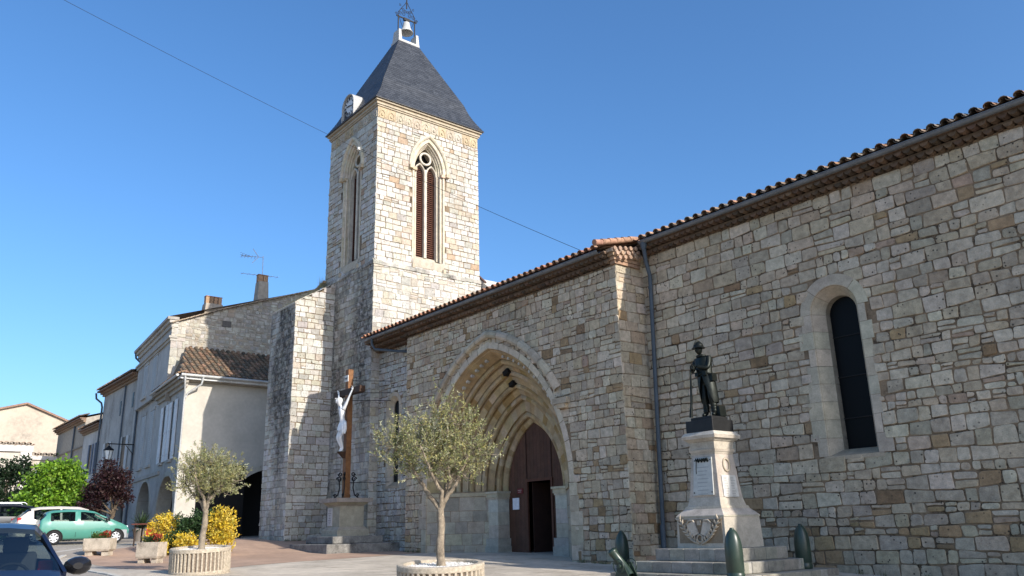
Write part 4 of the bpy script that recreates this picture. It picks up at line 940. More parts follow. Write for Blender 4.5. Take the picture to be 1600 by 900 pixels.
# --- further houses
def simple_house(name, label, x0, x1, y, zt, depth, col, eave=.5, group=None, roofc=(.2, .13, .09), arches=(), side=True, wins=(), m=None, pitch=.3):
    h = thing(name, label, 'house', ((x0+x1)/2, y+depth/2, tz((x0+x1)/2)), group); m = m or M_facade
    mb = MB()
    backing(mb, (0, y, 0), PX, NY, [(x0, -.6), (x1, -.6), (x1, zt), (x0, zt)], [arch_poly(a, w, -.5, sp, hh, 8) for a, w, sp, hh in arches], 0, col)
    for a, w, sp, hh in arches: sweep(mb, (0, y, 0), PX, NY, arch_path(a, w, -.5, sp, hh, 4, 4, 4), [(.22, -.01), (.22, .03), (0, .03), (0, -.7)], lambda q, b: (.40, .38, .33))
    rz = zt+depth*.5*pitch
    for x in (x1, x0): mb.add([(x, y, -.6), (x, y+depth, -.6), (x, y+depth, zt), (x, y+depth/2, rz), (x, y, zt)], [(0, 1, 2, 3, 4)], col)
    mb.add([(x0, y+depth, -.6), (x1, y+depth, -.6), (x1, y+depth, zt), (x0, y+depth, zt)], [(0, 1, 2, 3)], col)
    mb.build('wall', m, h)
    if arches:
        d = MB(); d.box((x0+.1, y+2.8, -.5), (x1-.1, y+2.9, 3.6)); d.box((x0+.1, y+.3, 3.5), (x1-.1, y+2.9, 3.6)); d.build('arcade_passage', M_dark, h)
    mb = MB()
    for k, (g, a, b) in enumerate(((.16, -.34, -.20), (.32, -.20, -.08), (eave, -.08, .02))): mb.box((x0-.02, y-g, zt+a), (x1+.02, y+.02, zt+b-.002), (.26-.03*k, .18-.03*k, .12-.02*k))
    mb.build('eaves', M_facade, h)
    mb = MB(); mb.add([(x0-.1, y-eave, zt+.03), (x1+.1, y-eave, zt+.03), (x1+.1, y+depth/2, rz+.1), (x0-.1, y+depth/2, rz+.1)], [(0, 1, 2, 3)], roofc); mb.add([(x0-.1, y+depth+.3, zt), (x1+.1, y+depth+.3, zt), (x1+.1, y+depth/2, rz+.1), (x0-.1, y+depth/2, rz+.1)], [(0, 1, 2, 3)], roofc)
    tiles(mb, (x0-.1, y-eave-.04, zt+.06), PX, Vector((0, 1, pitch)), x1-x0+.2, .8, int(abs(x0)*10)); mb.build('roof', M_tile, h)
    for (a, b, z0, z1, c) in wins:
        g = MB(); g.box((a, y-.02, z0), (b, y+.06, z1), (.03, .03, .035)); w_ = g.build('window', M_glassdark, h)
        if c:
            for sa, sb in ((a-(b-a)*.55, a-.03), (b+.03, b+(b-a)*.55)): q = MB(); q.box((sa, y-.07, z0-.02), (sb, y-.025, z1+.02), c); q.build('shutter', M_shutter, w_)
    return h
R_ = simple_house('terraced_house', 'pale stone house with a deep brown eaves band next to the tall house', -65.0, -55.75, 14.2, 10.3, 9, (.40, .39, .36), .55, arches=((-58.2, 1.7, 1.5, 1.6), (-62.3, 1.7, 1.5, 1.6)), wins=((-57.2, -56.9, 8.2, 9.2, None), (-60.2, -59.9, 8.0, 9.0, None), (-58.6, -57.6, 3.9, 6.4, (.46, .48, .48)), (-63, -62, 3.9, 6.4, (.46, .48, .48))))
mb = MB(); mb.tube([(-65.0, 13.6, 10.2), (-65.0, 13.65, 9.8), (-64.9, 14.0, 9.5), (-64.9, 14.08, 9.2), (-64.9, 14.08, 0)], .07, 8); mb.build('downpipe', M_pipe, R_)
mb = MB(); mb.tube([(-58.9, 14.1, 9.9), (-58.9, 14.1, 0)], .06, 8); mb.build('downpipe', M_pipe, R_)
simple_house('terraced_house', 'low white house with dark blue shutters between two stone houses', -71.2, -65.1, 14.4, 8.1, 8, (.50, .49, .46), .45, wins=((-66.6, -65.9, 4.6, 6.8, (.10, .14, .20)), (-68.6, -67.9, 4.6, 6.8, (.10, .14, .20))))
T_ = simple_house('terraced_house', 'far stone house with a bare gable and red chimney beyond the low white house', -81.5, -71.3, 14.4, 9.2, 10, (.36, .32, .26), .45, m=M_rubble)
mb = MB(); mb.box((-72.3, 17.6, 9.8), (-71.5, 18.5, 11.0), (.38, .18, .12)); mb.build('chimney', M_tile, T_)
mb = MB(); mb.tube([(-74.5, 14.3, 8.9), (-74.5, 14.3, 0)], .07, 8); mb.build('downpipe', M_pipe, T_)
mb = MB(); mb.box((-81.4, 14.3, 6.9), (-71.4, 14.42, 7.0), (.25, .22, .18)); mb.box((-81.4, 14.3, 5.6), (-71.4, 14.42, 5.7), (.25, .22, .18)); mb.build('string_course', M_facade, T_)
# gabled cream house closing the street
G_ = thing('gabled_house', 'broad cream gabled house with a low pitched roof at the far end of the street', 'house', (-96, 11, tz(-92)))
xg = -92.0; pk, zp = 13.16, 12.85; gl = lambda y: zp-(pk-y)*.30; gr = lambda y: zp-(y-pk)*.40
mb = MB(); backing(mb, (xg, 0, 0), PY, PX, [(3, -.5), (20.5, -.5), (20.5, gr(20.5)), (pk, zp), (3, gl(3))], [], 0, (.50, .42, .33))
mb.add([(xg, 3, -.5), (xg-9, 3, -.5), (xg-9, 3, gl(3)), (xg, 3, gl(3))], [(0, 1, 2, 3)], (.45, .4, .33)); mb.add([(xg, 20.5, -.5), (xg-9, 20.5, -.5), (xg-9, 20.5, gr(20.5)), (xg, 20.5, gr(20.5))], [(0, 1, 2, 3)], (.45, .4, .33))
mb.build('wall', mat('stained_cream_render', attr=True, rough=.95, nscale=.6, namp=.10, bump=.1, bscale=30, stain=((.20, .18, .15), .30, .50, .68, .75)), G_)
mb = MB()
for (ya, yb, f) in ((3, pk, gl), (pk, 20.7, gr)):
    mb.add([(xg+.2, ya, f(ya)+.04), (xg+.2, yb, f(yb)+.04), (xg-9, yb, f(yb)+.04), (xg-9, ya, f(ya)+.04)], [(0, 1, 2, 3)], (.26, .16, .11)); mb.bar((xg+.1, ya, f(ya)+.08), (xg+.1, yb, f(yb)+.08), .35, .18, (0, 0, 1), (.27, .17, .12))
tiles(mb, (xg-9, 20.8, gr(20.7)+.05), PX, Vector((0, -1, .40)), 9.1, 4.5, 77); mb.build('roof', M_tile, G_)
A_ = thing('low_annex', 'low white flat fronted annex with tiled cornice before the gabled house', 'house', (-82, 9, tz(-80)))
mb = MB(); W_ = (.62, .59, .54)
mb.box((-84, 2, -.5), (-80.2, 12.3, 7.75), (.52, .47, .40)); mb.box((-80.2, 2, 7.2), (-80.0, 12.4, 7.72), W_); mb.box((-80.2, 11.5, -.5), (-80.05, 12.35, 7.19), W_); mb.box((-80.2, 8.8, -.5), (-80.05, 9.6, 7.19), W_)
mb.box((-84, 12.31, -.5), (-80.7, 16.4, 6.95), (.47, .42, .35)); mb.box((-80.7, 12.36, 6.6), (-80.55, 16.4, 6.93), W_); mb.build('wall', M_facade, A_)
mb = MB()
tiles(mb, (-79.9, 12.5, 7.76), (0, -1, 0), Vector((-1, 0, .12)), 10.5, .8, 91, pitch=.42, rad=.15); tiles(mb, (-80.45, 16.4, 6.97), (0, -1, 0), Vector((-1, 0, .12)), 3.9, .8, 92, pitch=.42, rad=.15)
mb.add([(-79.95, 2, 7.76), (-79.95, 12.5, 7.76), (-84, 12.5, 8.2), (-84, 2, 8.2)], [(0, 1, 2, 3)], (.24, .16, .11)); mb.add([(-80.5, 12.5, 6.97), (-80.5, 16.4, 6.97), (-84, 16.4, 7.3), (-84, 12.5, 7.3)], [(0, 1, 2, 3)], (.24, .16, .11)); mb.build('roof', M_tile, A_)
g = MB(); g.box((-80.75, 13.65, 4.8), (-80.66, 14.55, 6.2), (.03, .03, .04)); wv = g.build('window', M_glassdark, A_)
g = MB(); 
for y in (13.65, 14.08, 14.5): g.box((-80.67, y, 4.8), (-80.60, y+.05, 6.2), W_)
for z in (4.8, 5.25, 5.7, 6.15): g.box((-80.67, 13.65, z), (-80.62, 14.55, z+.05), W_)
g.build('window_frame', M_white, wv)
g = MB(); g.box((-80.66, 12.9, 4.7), (-80.58, 13.6, 6.3), (.66, .66, .64)); g.build('shutter', M_white, wv)
# street lamp on an iron bracket
L_ = thing('street_lamp', 'old lantern on a long iron bracket fixed to the grey facade', 'street lamp', (-55.3, 14.1, 5.0))
mb = MB(); mb.tube([(-55.3, 14.1, 5.62), (-55.3, 12.55, 5.62)], .035, 6); mb.tube([(-55.3, 14.1, 5.0), (-55.3, 13.6, 5.58)], .022, 6); mb.tube([(-55.3, 12.65, 5.62), (-55.3, 12.65, 5.45)], .03, 6); mb.build('bracket', M_iron, L_)
mb = MB(); mb.lathe([(.06, 5.5), (.1, 5.42), (.30, 5.28), (.32, 5.22), (.26, 5.2)], (-55.3, 12.65, 0), 6, smooth=False)
for k in range(6):
    t = k*math.pi/3; mb.tube([(-55.3+.27*math.cos(t), 12.65+.27*math.sin(t), 5.2), (-55.3+.17*math.cos(t), 12.65+.17*math.sin(t), 4.65)], .018, 4)
mb.lathe([(.05, 4.5), (.18, 4.6), (.18, 4.66)], (-55.3, 12.65, 0), 6, smooth=False); mb.build('lantern_frame', M_iron, L_)
mb = MB(); mb.lathe([(.165, 4.66), (.255, 5.2)], (-55.3, 12.65, 0), 6, (.9, .9, .86), smooth=False); mb.build('lantern_glass', M_attr, L_)
# overhead cables
def cable(label, pts, r=.008):
    mb = MB(); a, b = Vector(pts[0]), Vector(pts[1]); n = 24
    mb.tube([a.lerp(b, i/n)-Vector((0, 0, pts[2]*4*(i/n)*(1-i/n))) for i in range(n+1)], r, 5); o = mb.build('overhead_cable', M_iron, None, origin=a); tag(o, label, 'cable')
cable('thin cable sloping from the top left sky down to the insulator on the belfry', ((-31.66, 16.66, 17.43), (-29.46, -.77, 19.69), .12))
cable('thin cable running from the belfry insulator down to the corner of the portal block', ((-31.66, 16.66, 17.43), (-16.0, 16.7, 7.55), .12))
# ------------------------------------------------------------------ figures
def skin_add(mb, vs, es, col=(.5, .5, .5), sub=2, mi=0):
    me = bpy.data.meshes.new('tmp'); names = list(vs); me.from_pydata([vs[n][:3] for n in names], [(names.index(a), names.index(b)) for a, b in es], []); me.update()
    o = bpy.data.objects.new('tmp', me); C.objects.link(o); md = o.modifiers.new('s', 'SKIN'); md.use_smooth_shade = True
    for i, n in enumerate(names):
        r = vs[n][3]; ry = vs[n][4] if len(vs[n]) > 4 else r
        me.skin_vertices[0].data[i].radius = (r, ry); me.skin_vertices[0].data[i].use_root = (i == 0)
    s = o.modifiers.new('u', 'SUBSURF'); s.levels = sub; s.render_levels = sub
    dg = bpy.context.evaluated_depsgraph_get(); dg.update(); ev = o.evaluated_get(dg); m2 = ev.to_mesh()
    mb.add([tuple(v.co) for v in m2.vertices], [tuple(p.vertices) for p in m2.polygons], col, mi, True)
    ev.to_mesh_clear(); bpy.data.objects.remove(o); bpy.data.meshes.remove(me)
def head_add(mb, c, fwd, up, s, col=(.5, .5, .5), mi=0):
    """a head about 2*s high with brow, nose, lips, chin, eyes and ears"""
    c = Vector(c); f = Vector(fwd).normalized(); u = Vector(up); u = (u-f*u.dot(f)).normalized(); l = u.cross(f); vs = []; nu, nv = 24, 18
    def bump(a, b, a0, b0, wa, wb): return math.exp(-((a-a0)/wa)**2-((b-b0)/wb)**2)
    for j in range(nv+1):
        ph = math.pi*j/nv; z = math.cos(ph)
        for i in range(nu):
            th = 2*math.pi*i/nu; x = math.sin(ph)*math.cos(th); y = math.sin(ph)*math.sin(th)
            rx, ry = .80, .66
            if z < 0: k = 1-.30*(-z)**1.5; ry *= k; rx *= 1-.12*(-z)
            px, py, pz = x*rx, y*ry, z*1.0
            if x > 0:
                px += .20*bump(y, z, 0, -.12, .12, .16)+.07*bump(y, z, 0, .18, .40, .08)-.07*bump(abs(y), z, .30, .05, .12, .09)+.05*bump(y, z, 0, -.45, .2, .06)+.10*bump(y, z, 0, -.78, .25, .14)
            py *= 1+.16*bump(x, z, -.05, -.05, .12, .16)
            vs.append(c+(f*px+l*py+u*pz)*s)
    fs = [(j*nu+i, j*nu+(i+1) % nu, (j+1)*nu+(i+1) % nu, (j+1)*nu+i) for j in range(nv) for i in range(nu)]
    mb.add(vs, fs, col, mi, True)
def fingers(mb, wrist, d, side, nrm, s, curl, col, mi=0):
    d = Vector(d).normalized(); side = Vector(side).normalized(); nrm = Vector(nrm).normalized(); w_ = Vector(wrist)
    pal_ = [w_, w_+d*.045*s, w_+d*.085*s]
    mb.tube(pal_, [.026*s, .036*s, .034*s], 8, col, mi)
    for i, L in enumerate((.070, .080, .075, .060)):
        b = w_+d*.082*s+side*(i-1.5)*.019*s; m = b+(d*math.cos(curl*.6)+nrm*math.sin(curl*.6))*L*.5*s; e = m+(d*math.cos(curl*1.5)+nrm*math.sin(curl*1.5))*L*.5*s
        mb.tube([b, m, e], [.0095*s, .0088*s, .007*s], 6, col, mi)
    b = w_+d*.03*s-side*.03*s; mb.tube([b, b+(d*.7-side*.7+nrm*.3)*.035*s, b+(d-side*.5+nrm*.5)*.06*s], [.012*s, .010*s, .008*s], 6, col, mi)

# ------------------------------------------------------------------ wayside cross
cx, cy = -30.2, 15.85
cr = thing('wayside_cross', 'tall oak cross with a white carved figure on a stone pedestal before the belfry', 'crucifix', (cx, cy, tz(cx)))
mb = MB()
for h, z0, z1 in ((1.62, -.85, -.42), (1.15, -.418, -.15)): mb.box((cx-h, cy-h+.05, z0), (cx+h, cy+h-.1, z1))
mb.build('pedestal_steps', M_oldstone, cr, bevel=.03)
mb = MB(); PC_ = (.34, .305, .235)
def sq(h0, h1, z0, z1, c=PC_, x=None, y=None, m=mb):
    X_, Y_ = (cx if x is None else x), (cy if y is None else y)
    m.loft([[(X_-h, Y_-h, z), (X_+h, Y_-h, z), (X_+h, Y_+h, z), (X_-h, Y_+h, z)] for h, z in ((h0, z0), (h1, z1))], c)
for a in ((.68, .68, -.15, .06), (.68, .64, .062, .10), (.64, .56, .102, .20), (.53, .53, .202, .98), (.53, .58, .982, 1.04), (.60, .66, 1.042, 1.12), (.78, .80, 1.122, 1.28)): sq(*a, c=jitc(rg, PC_ if a[2] < 1.1 else (.30, .27, .22), .05))
mb.build('pedestal', M_carved, cr, bevel=.012)
mb = MB(); mb.box((cx-.44, cy-.555, .24), (cx-.06, cy-.532, .92), (.50, .47, .45))
for i in range(9):
    wv_ = [.20, .12, .24, .16, .06, .14, .24, .20, .10][i]; mb.box((cx-.25-wv_/2, cy-.562, .84-.065*i), (cx-.25+wv_/2, cy-.556, .862-.065*i), (.22, .19, .19))
mb.build('pedestal_plaque', M_attr, cr)
mb = MB(); mb.box((cx-.14, cy-.12, 1.28), (cx+.11, cy+.11, 6.49)); mb.build('cross_post', M_wood, cr, bevel=.008)
mb = MB(); mb.box((cx-1.12, cy-.13, 5.42), (cx+1.12, cy+.12, 5.68)); mb.build('cross_beam', M_darkwood, cr, bevel=.008)
mb = MB(); mb.box((cx-.16, cy-.150, 5.98), (cx+.13, cy-.125, 6.24), (.62, .62, .58)); pl_ = mb.build('title_board', M_attr, cr)
tc = bpy.data.curves.new('title_letters', 'FONT'); tc.body = 'INRI'; tc.size = .13; tc.align_x = 'CENTER'; tc.extrude = .002; to = bpy.data.objects.new('title_letters', tc); C.objects.link(to); dg_ = bpy.context.evaluated_depsgraph_get(); dg_.update(); m2 = to.evaluated_get(dg_).to_mesh(); lt_ = MB()
lt_.add([(cx-.015+v.co.x, cy-.154-v.co.z, 6.065+v.co.y) for v in m2.vertices], [tuple(p.vertices) for p in m2.polygons]); to.evaluated_get(dg_).to_mesh_clear(); bpy.data.objects.remove(to); lt_.build('title_letters', M_iron, pl_)
mb = MB(); W1 = (.50, .50, .48)
B = Vector((cx, cy-.30, 0))
def b4(x, y, z, r, r2=None): return (cx+x, cy+y, z, r, r2 or r)
vs = {'pel': b4(.02, -.25, 4.18, .155, .12), 'sp': b4(0, -.28, 4.42, .13, .10), 'ch': b4(-.01, -.32, 4.70, .175, .12), 'nk': b4(-.02, -.33, 4.93, .065), 'nk2': b4(-.05, -.38, 5.03, .058),
      'sl': b4(.19, -.29, 4.88, .075), 'el': b4(.40, -.23, 5.24, .050), 'wl': b4(.56, -.17, 5.55, .034), 'sr': b4(-.21, -.29, 4.88, .075), 'er': b4(-.43, -.23, 5.22, .050), 'wr': b4(-.60, -.17, 5.53, .034),
      'hl': b4(.10, -.25, 4.06, .105), 'kl': b4(.07, -.40, 3.68, .072), 'al': b4(-.01, -.22, 3.27, .045), 'tl': b4(-.02, -.31, 3.12, .036),
      'hr': b4(-.09, -.25, 4.06, .105), 'kr': b4(-.10, -.42, 3.68, .072), 'ar': b4(-.05, -.25, 3.27, .045), 'tr': b4(-.07, -.34, 3.12, .036)}
skin_add(mb, vs, [('pel', 'sp'), ('sp', 'ch'), ('ch', 'nk'), ('nk', 'nk2'), ('ch', 'sl'), ('sl', 'el'), ('el', 'wl'), ('ch', 'sr'), ('sr', 'er'), ('er', 'wr'), ('pel', 'hl'), ('hl', 'kl'), ('kl', 'al'), ('al', 'tl'), ('pel', 'hr'), ('hr', 'kr'), ('kr', 'ar'), ('ar', 'tr')], W1)
head_add(mb, (cx-.09, cy-.45, 5.15), (-.45, -.8, -.5), (-.15, -.5, 1), .125, W1)
fingers(mb, (cx+.56, cy-.17, 5.55), (.35, .0, .9), (.9, 0, -.35), (0, -1, 0), 1.15, .5, W1); fingers(mb, (cx-.60, cy-.17, 5.53), (-.35, 0, .9), (-.9, 0, -.35), (0, -1, 0), 1.15, .5, W1)
fig = mb.build('carved_figure', M_white, cr)
mb = MB(); ring = lambda z, rx, ry, ox, oy: [(cx+ox+rx*(1+.05*math.sin(5*t+z*9))*math.cos(t), cy+oy+ry*(1+.06*math.sin(7*t+z*7))*math.sin(t), z+.03*math.sin(2*t)) for t in np.linspace(0, 2*math.pi, 28)[:-1]]
mb.loft([ring(4.27, .165, .13, .01, -.25), ring(4.20, .19, .15, .01, -.26), ring(4.08, .20, .165, .01, -.28), ring(3.96, .185, .165, .0, -.31)], W1, smooth=True)
mb.tube([(cx+.20, cy-.30, 4.22), (cx+.30, cy-.32, 4.26), (cx+.33, cy-.31, 4.16), (cx+.30, cy-.30, 4.0), (cx+.33, cy-.33, 3.80)], [.05, .075, .06, .075, .03], 10, W1)
mb.tube([(cx+.22, cy-.36, 4.20), (cx+.28, cy-.38, 4.0), (cx+.26, cy-.40, 3.78)], [.05, .08, .02], 10, W1); mb.build('loincloth', M_white, fig)
mb = MB(); mb.lathe([(0, .14), (.075, .125), (.118, .07), (.128, 0), (.115, -.06), (.09, -.12), (.05, -.2), (0, -.22)], (cx-.06, cy-.40, 5.17), 16, W1)
for i in range(10): t = i*.63; mb.tube([(cx-.09+.12*math.cos(t), cy-.44+.12*math.sin(t), 5.24), (cx-.09+.135*math.cos(t+.6), cy-.44+.135*math.sin(t+.6), 5.27)], .012, 5, W1)
mb.build('hair', M_white, fig)
mb = MB(); mb.loft([[(cx-.16, cy-.40, 3.12), (cx+.10, cy-.40, 3.12), (cx+.10, cy-.12, 3.12), (cx-.16, cy-.12, 3.12)], [(cx-.10, cy-.16, 2.86), (cx+.06, cy-.16, 2.86), (cx+.06, cy-.12, 2.86), (cx-.10, cy-.12, 2.86)]], (0, 0, 0)); mb.build('foot_rest', M_darkwood, cr)
mb = MB()
def spir(c, r, a, b, n=20, t=1.2, k=.7): return [Vector(c)+(Vector(a)*math.cos(t*6.283*i/n)+Vector(b)*math.sin(t*6.283*i/n))*r*(1-k*i/n) for i in range(n+1)]
for sx, sy in ((1, -1), (-1, -1), (1, 1), (-1, 1)):
    a = Vector((sx, sy, 0)).normalized(); p = Vector((cx+sx*.13, cy+sy*.13, 0))
    mb.tube([p+a*.32+Vector((0, 0, 1.30)), p+a*.16+Vector((0, 0, 1.42)), p+a*.09+Vector((0, 0, 1.7)), p+a*.11+Vector((0, 0, 1.95)), p+a*.06+Vector((0, 0, 2.1))], .026, 6)
    mb.tube(spir(p+a*.12+Vector((0, 0, 2.03)), .11, a, (0, 0, 1)), .026, 6); mb.tube(spir(p+a*.09+Vector((0, 0, 2.24)), .085, a, (0, 0, -1)), .024, 6); mb.tube(spir(p+a*.27+Vector((0, 0, 1.39)), .075, a, (0, 0, 1)), .022, 6)
mb.build('iron_scroll', M_iron, cr)
for (zz, xx, yy) in ((6.02, .11, 1.55), (5.52, 1.1, 1.50), (5.2, .11, 1.45), (1.9, .12, 1.45)):
    mb = MB(); a = Vector((cx+.1, cy+.1, zz)); mb.tube([a, (cx+.9, cy+yy, zz)], .014, 6); mb.build('wall_tie', M_iron, cr)

# ------------------------------------------------------------------ war memorial
mx, my = -12.05, 15.75
wm = thing('war_memorial', 'stepped stone war memorial carrying a dark bronze soldier in a helmet', 'war memorial', (mx, my, tz(mx)))
mb = MB(); rg = random.Random(14)
for h, z0, z1 in ((1.78, -1.4, -1.03), (1.40, -1.028, -.80), (1.04, -.798, -.54)):
    for s in range(4):
        n = 5
        for i in range(n):
            a = -h+2*h*i/n; b = -h+2*h*(i+1)/n-.006; c = jitc(rg, (.28, .26, .215), .12); d0, d1 = h-.45, h
            if s == 0: mb.box((mx+a, my-d1, z0), (mx+b, my-d0, z1), c)
            if s == 1: mb.box((mx+a, my+d0, z0), (mx+b, my+d1, z1), c)
            if s == 2 and abs((a+b)/2) < h-.40: mb.box((mx+d0, my+a, z0), (mx+d1, my+b, z1-.001), c)
            if s == 3 and abs((a+b)/2) < h-.40: mb.box((mx-d1, my+a, z0), (mx-d0, my+b, z1-.001), c)
    mb.box((mx-h+.02, my-h+.02, z0), (mx+h-.02, my+h-.02, z1-.004), (.33, .31, .27))
mb.build('memorial_steps', mat('worn_step', attr=True, rough=.93, nscale=4, namp=.22, bump=.3, bscale=26, stain=((.09, .085, .075), 1.8, .48, .66, .7)), wm, bevel=.015)
PL = (.44, .395, .315)
mb = MB()
def ms(h0, h1, z0, z1, c=PL): sq(h0, h1, z0, z1, jitc(rg, c, .03), mx, my, mb)
for a in ((.68, .655, -.54, .12), (.67, .67, .122, .15), (.67, .52, .152, .30), (.52, .50, .302, .36), (.47, .42, .362, .55), (.42, .335, .552, 1.50), (.335, .35, 1.502, 1.56), (.36, .38, 1.562, 1.62), (.345, .36, 1.622, 1.80), (.38, .43, 1.802, 1.86), (.47, .49, 1.862, 1.93), (.49, .42, 1.932, 2.02)): ms(*a)
mb.build('plinth', M_carved, wm, bevel=.008)
def slab(name, face, c0, c1, w0, w1, z0, z1, th, col, lines=None, m=None):
    """tilted tablet lying on the tapering shaft; face 'f' (to the street) or 'r' (right)"""
    hz = lambda z: .42+(.335-.42)*(z-.552)/(1.5-.552)
    out = MB(); q = []
    def pt(s, z, d): return (mx+s, my-hz(z)-d, z) if face == 'f' else (mx+hz(z)+d, my+s, z)
    q = [pt(-w0, z0, th), pt(w0, z0, th), pt(w1, z1, th), pt(-w1, z1, th)]; q2 = [pt(-w0, z0, 0), pt(w0, z0, 0), pt(w1, z1, 0), pt(-w1, z1, 0)]
    out.add(q2+q, [(4, 5, 6, 7), (0, 1, 5, 4), (1, 2, 6, 5), (2, 3, 7, 6), (3, 0, 4, 7)], col)
    for (s0, s1, z, t, c) in (lines or []):
        out.add([pt(s0, z-t/2, th+.003), pt(s1, z-t/2, th+.003), pt(s1, z+t/2, th+.003), pt(s0, z+t/2, th+.003)], [(0, 1, 2, 3)], c)
    return out, pt
ln = [(-.16+.02*(i % 2), .16-.03*(i % 3), 1.22-.085*i, .022, (.33, .34, .32)) for i in range(8)]
out, pt = slab('p', 'f', 0, 0, .285, .25, .60, 1.44, .035, (.46, .46, .42), ln)
for sx, z in ((-.25, .66), (.25, .66), (-.22, 1.38), (.22, 1.38)): out.obox(pt(sx, z, .04), (1, 0, 0), (0, 1, 0), (0, 0, 1), .014, .006, .014, (.05, .05, .045))
out.build('dedication_plaque', M_attr, wm)
mb = MB(); rg2 = random.Random(3)
for i in range(26):
    s = -.17+.34*i/25; mb.tube([pt(s, 1.35+.02*math.sin(i), .04), pt(s+rg2.uniform(-.03, .03), 1.41+.02*math.cos(i*2), .055)], .014, 5)
mb.tube([pt(-.17, 1.35, .045), pt(-.18, 1.20, .045), pt(-.175, 1.08, .045)], .008, 5); mb.build('bronze_palm', M_bronze, wm)
ln = [(s0+rg2.uniform(0, .02), s0+.17-rg2.uniform(0, .05), .98-.036*i, .013, (.30, .29, .27)) for i in range(13) for s0 in (-.22, .03)]
out, ptr = slab('n', 'r', 0, 0, .27, .255, .50+.052, 1.03, .025, (.60, .58, .53), ln); out.build('name_tablet', M_attr, wm)
mb = MB(); pts = [ptr(.11*math.cos(t), 1.26+.14*math.sin(t), .012) for t in np.linspace(0, 6.283, 30)]; mb.tube(pts, [.022+.006*(i % 2) for i in range(30)], 7, (.40, .34, .25), caps=False); mb.build('wreath', M_carved, wm)
# carved relief on the front of the block
mb = MB(); yf = my-.672; RC = (.40, .34, .26)
mb.prism([(mx-.60, -.48), (mx+.60, -.48), (mx+.59, .08), (mx-.59, .08)], (0, yf, 0), PX, (0, 0, 1), NY, -.02, .004, (.24, .185, .125))
for sg in (-1, 1):
    path = [Vector((mx+sg*(.03+.50*t), yf-.02, -.44+.50*t**1.7)) for t in np.linspace(0, 1, 9)]; mb.tube(path, [.028]*4+[.022]*5, 6, RC)
    for i in range(1, 9):
        p = path[i]; 
        for k in (0, 1):
            e = p+Vector((sg*(.13 if k == 0 else -.03), -.02, .05 if k == 0 else .13)); mb.tube([p, (p+e)/2+Vector((0, -.02, 0)), e], [.012, .026, .006], 6, RC)
    c = Vector((mx+sg*.19, yf-.02, -.13)); up = Vector((sg*.35, 0, .94)); rt = Vector((.94, 0, -sg*.35)); mb.obox(c, rt, (0, 1, 0), up, .11, .025, .15, (.48, .42, .34)); mb.tube([c+up*.15-rt*.1+Vector((0, -.02, 0)), c+up*.20+Vector((0, -.03, 0)), c+up*.15+rt*.1+Vector((0, -.02, 0))], .025, 6, RC)
mb.tube([(mx+.08*math.cos(t), yf-.025, -.33+.08*math.sin(t)) for t in np.linspace(0, 6.283, 14)], .022, 6, RC, caps=False); mb.obox((mx, yf-.02, .0), (1, 0, 0), (0, 1, 0), (0, 0, 1), .05, .02, .05, RC)
mb.build('carved_relief', M_carved, wm)
mb = MB(); mb.box((mx-.39, my-.39, 2.02), (mx+.39, my+.39, 2.30)); mb.box((mx-.30, my-.30, 2.30), (mx+.32, my+.30, 2.38)); mb.build('statue_base', M_black, wm, bevel=.015)
# bronze soldier, weight on the right leg, both hands on the rifle muzzle
z0 = 2.38
def s4(x, y, z, r, r2=None): return (mx+x, my+y, z0+z, r, r2 or r)
mb = MB()
vs = {'pel': s4(.02, .02, .92, .15, .12), 'sp': s4(.01, .02, 1.10, .14, .11), 'ch': s4(-.02, .0, 1.30, .175, .13), 'nk': s4(-.04, -.02, 1.46, .07), 'nk2': s4(-.05, -.04, 1.54, .06),
      'sl': s4(.18, .0, 1.40, .085), 'el': s4(.20, -.12, 1.14, .062), 'wl': s4(-.02, -.28, 1.20, .042), 'sr': s4(-.22, .0, 1.38, .085), 'er': s4(-.30, -.10, 1.12, .062), 'wr': s4(-.14, -.28, 1.17, .042),
      'hl': s4(.11, .03, .84, .105), 'kl': s4(.15, -.04, .47, .075), 'al': s4(.17, .04, .10, .056), 'tl': s4(.20, -.10, .04, .046),
      'hr': s4(-.07, .03, .84, .105), 'kr': s4(-.05, -.03, .47, .075), 'ar': s4(-.05, .03, .10, .056), 'tr': s4(-.08, -.12, .04, .046)}
skin_add(mb, vs, [('pel', 'sp'), ('sp', 'ch'), ('ch', 'nk'), ('nk', 'nk2'), ('ch', 'sl'), ('sl', 'el'), ('el', 'wl'), ('ch', 'sr'), ('sr', 'er'), ('er', 'wr'), ('pel', 'hl'), ('hl', 'kl'), ('kl', 'al'), ('al', 'tl'), ('pel', 'hr'), ('hr', 'kr'), ('kr', 'ar'), ('ar', 'tr')])
head_add(mb, (mx-.06, my-.07, z0+1.63), (-.3, -.9, -.18), (0, 0, 1), .115)
fingers(mb, (mx-.02, my-.28, z0+1.20), (-.95, -.2, .1), (0, .3, -1), (0, -.6, -.8), 1.1, 1.0, (.5, .5, .5)); fingers(mb, (mx-.14, my-.28, z0+1.17), (.7, -.6, .1), (0, .3, -1), (0, .8, -.5), 1.1, 1.1, (.5, .5, .5))
sol = mb.build('soldier_statue', M_bronze, wm)
mb = MB()    # helmet with brim and crest
hc = Vector((mx-.06, my-.065, z0+1.68)); mb.lathe([(.165, -.01), (.150, .012), (.128, .02), (.122, .06), (.10, .11), (.055, .145), (0, .155)], hc, 20)
mb.tube([hc+Vector((.03, .115, .08)), hc+Vector((.01, .06, .15)), hc+Vector((0, 0, .175)), hc+Vector((-.02, -.07, .15)), hc+Vector((-.03, -.12, .07))], [.012, .02, .022, .02, .012], 8); mb.build('helmet', M_bronze, sol)
mb = MB()    # greatcoat with turned back skirts, belt and collar
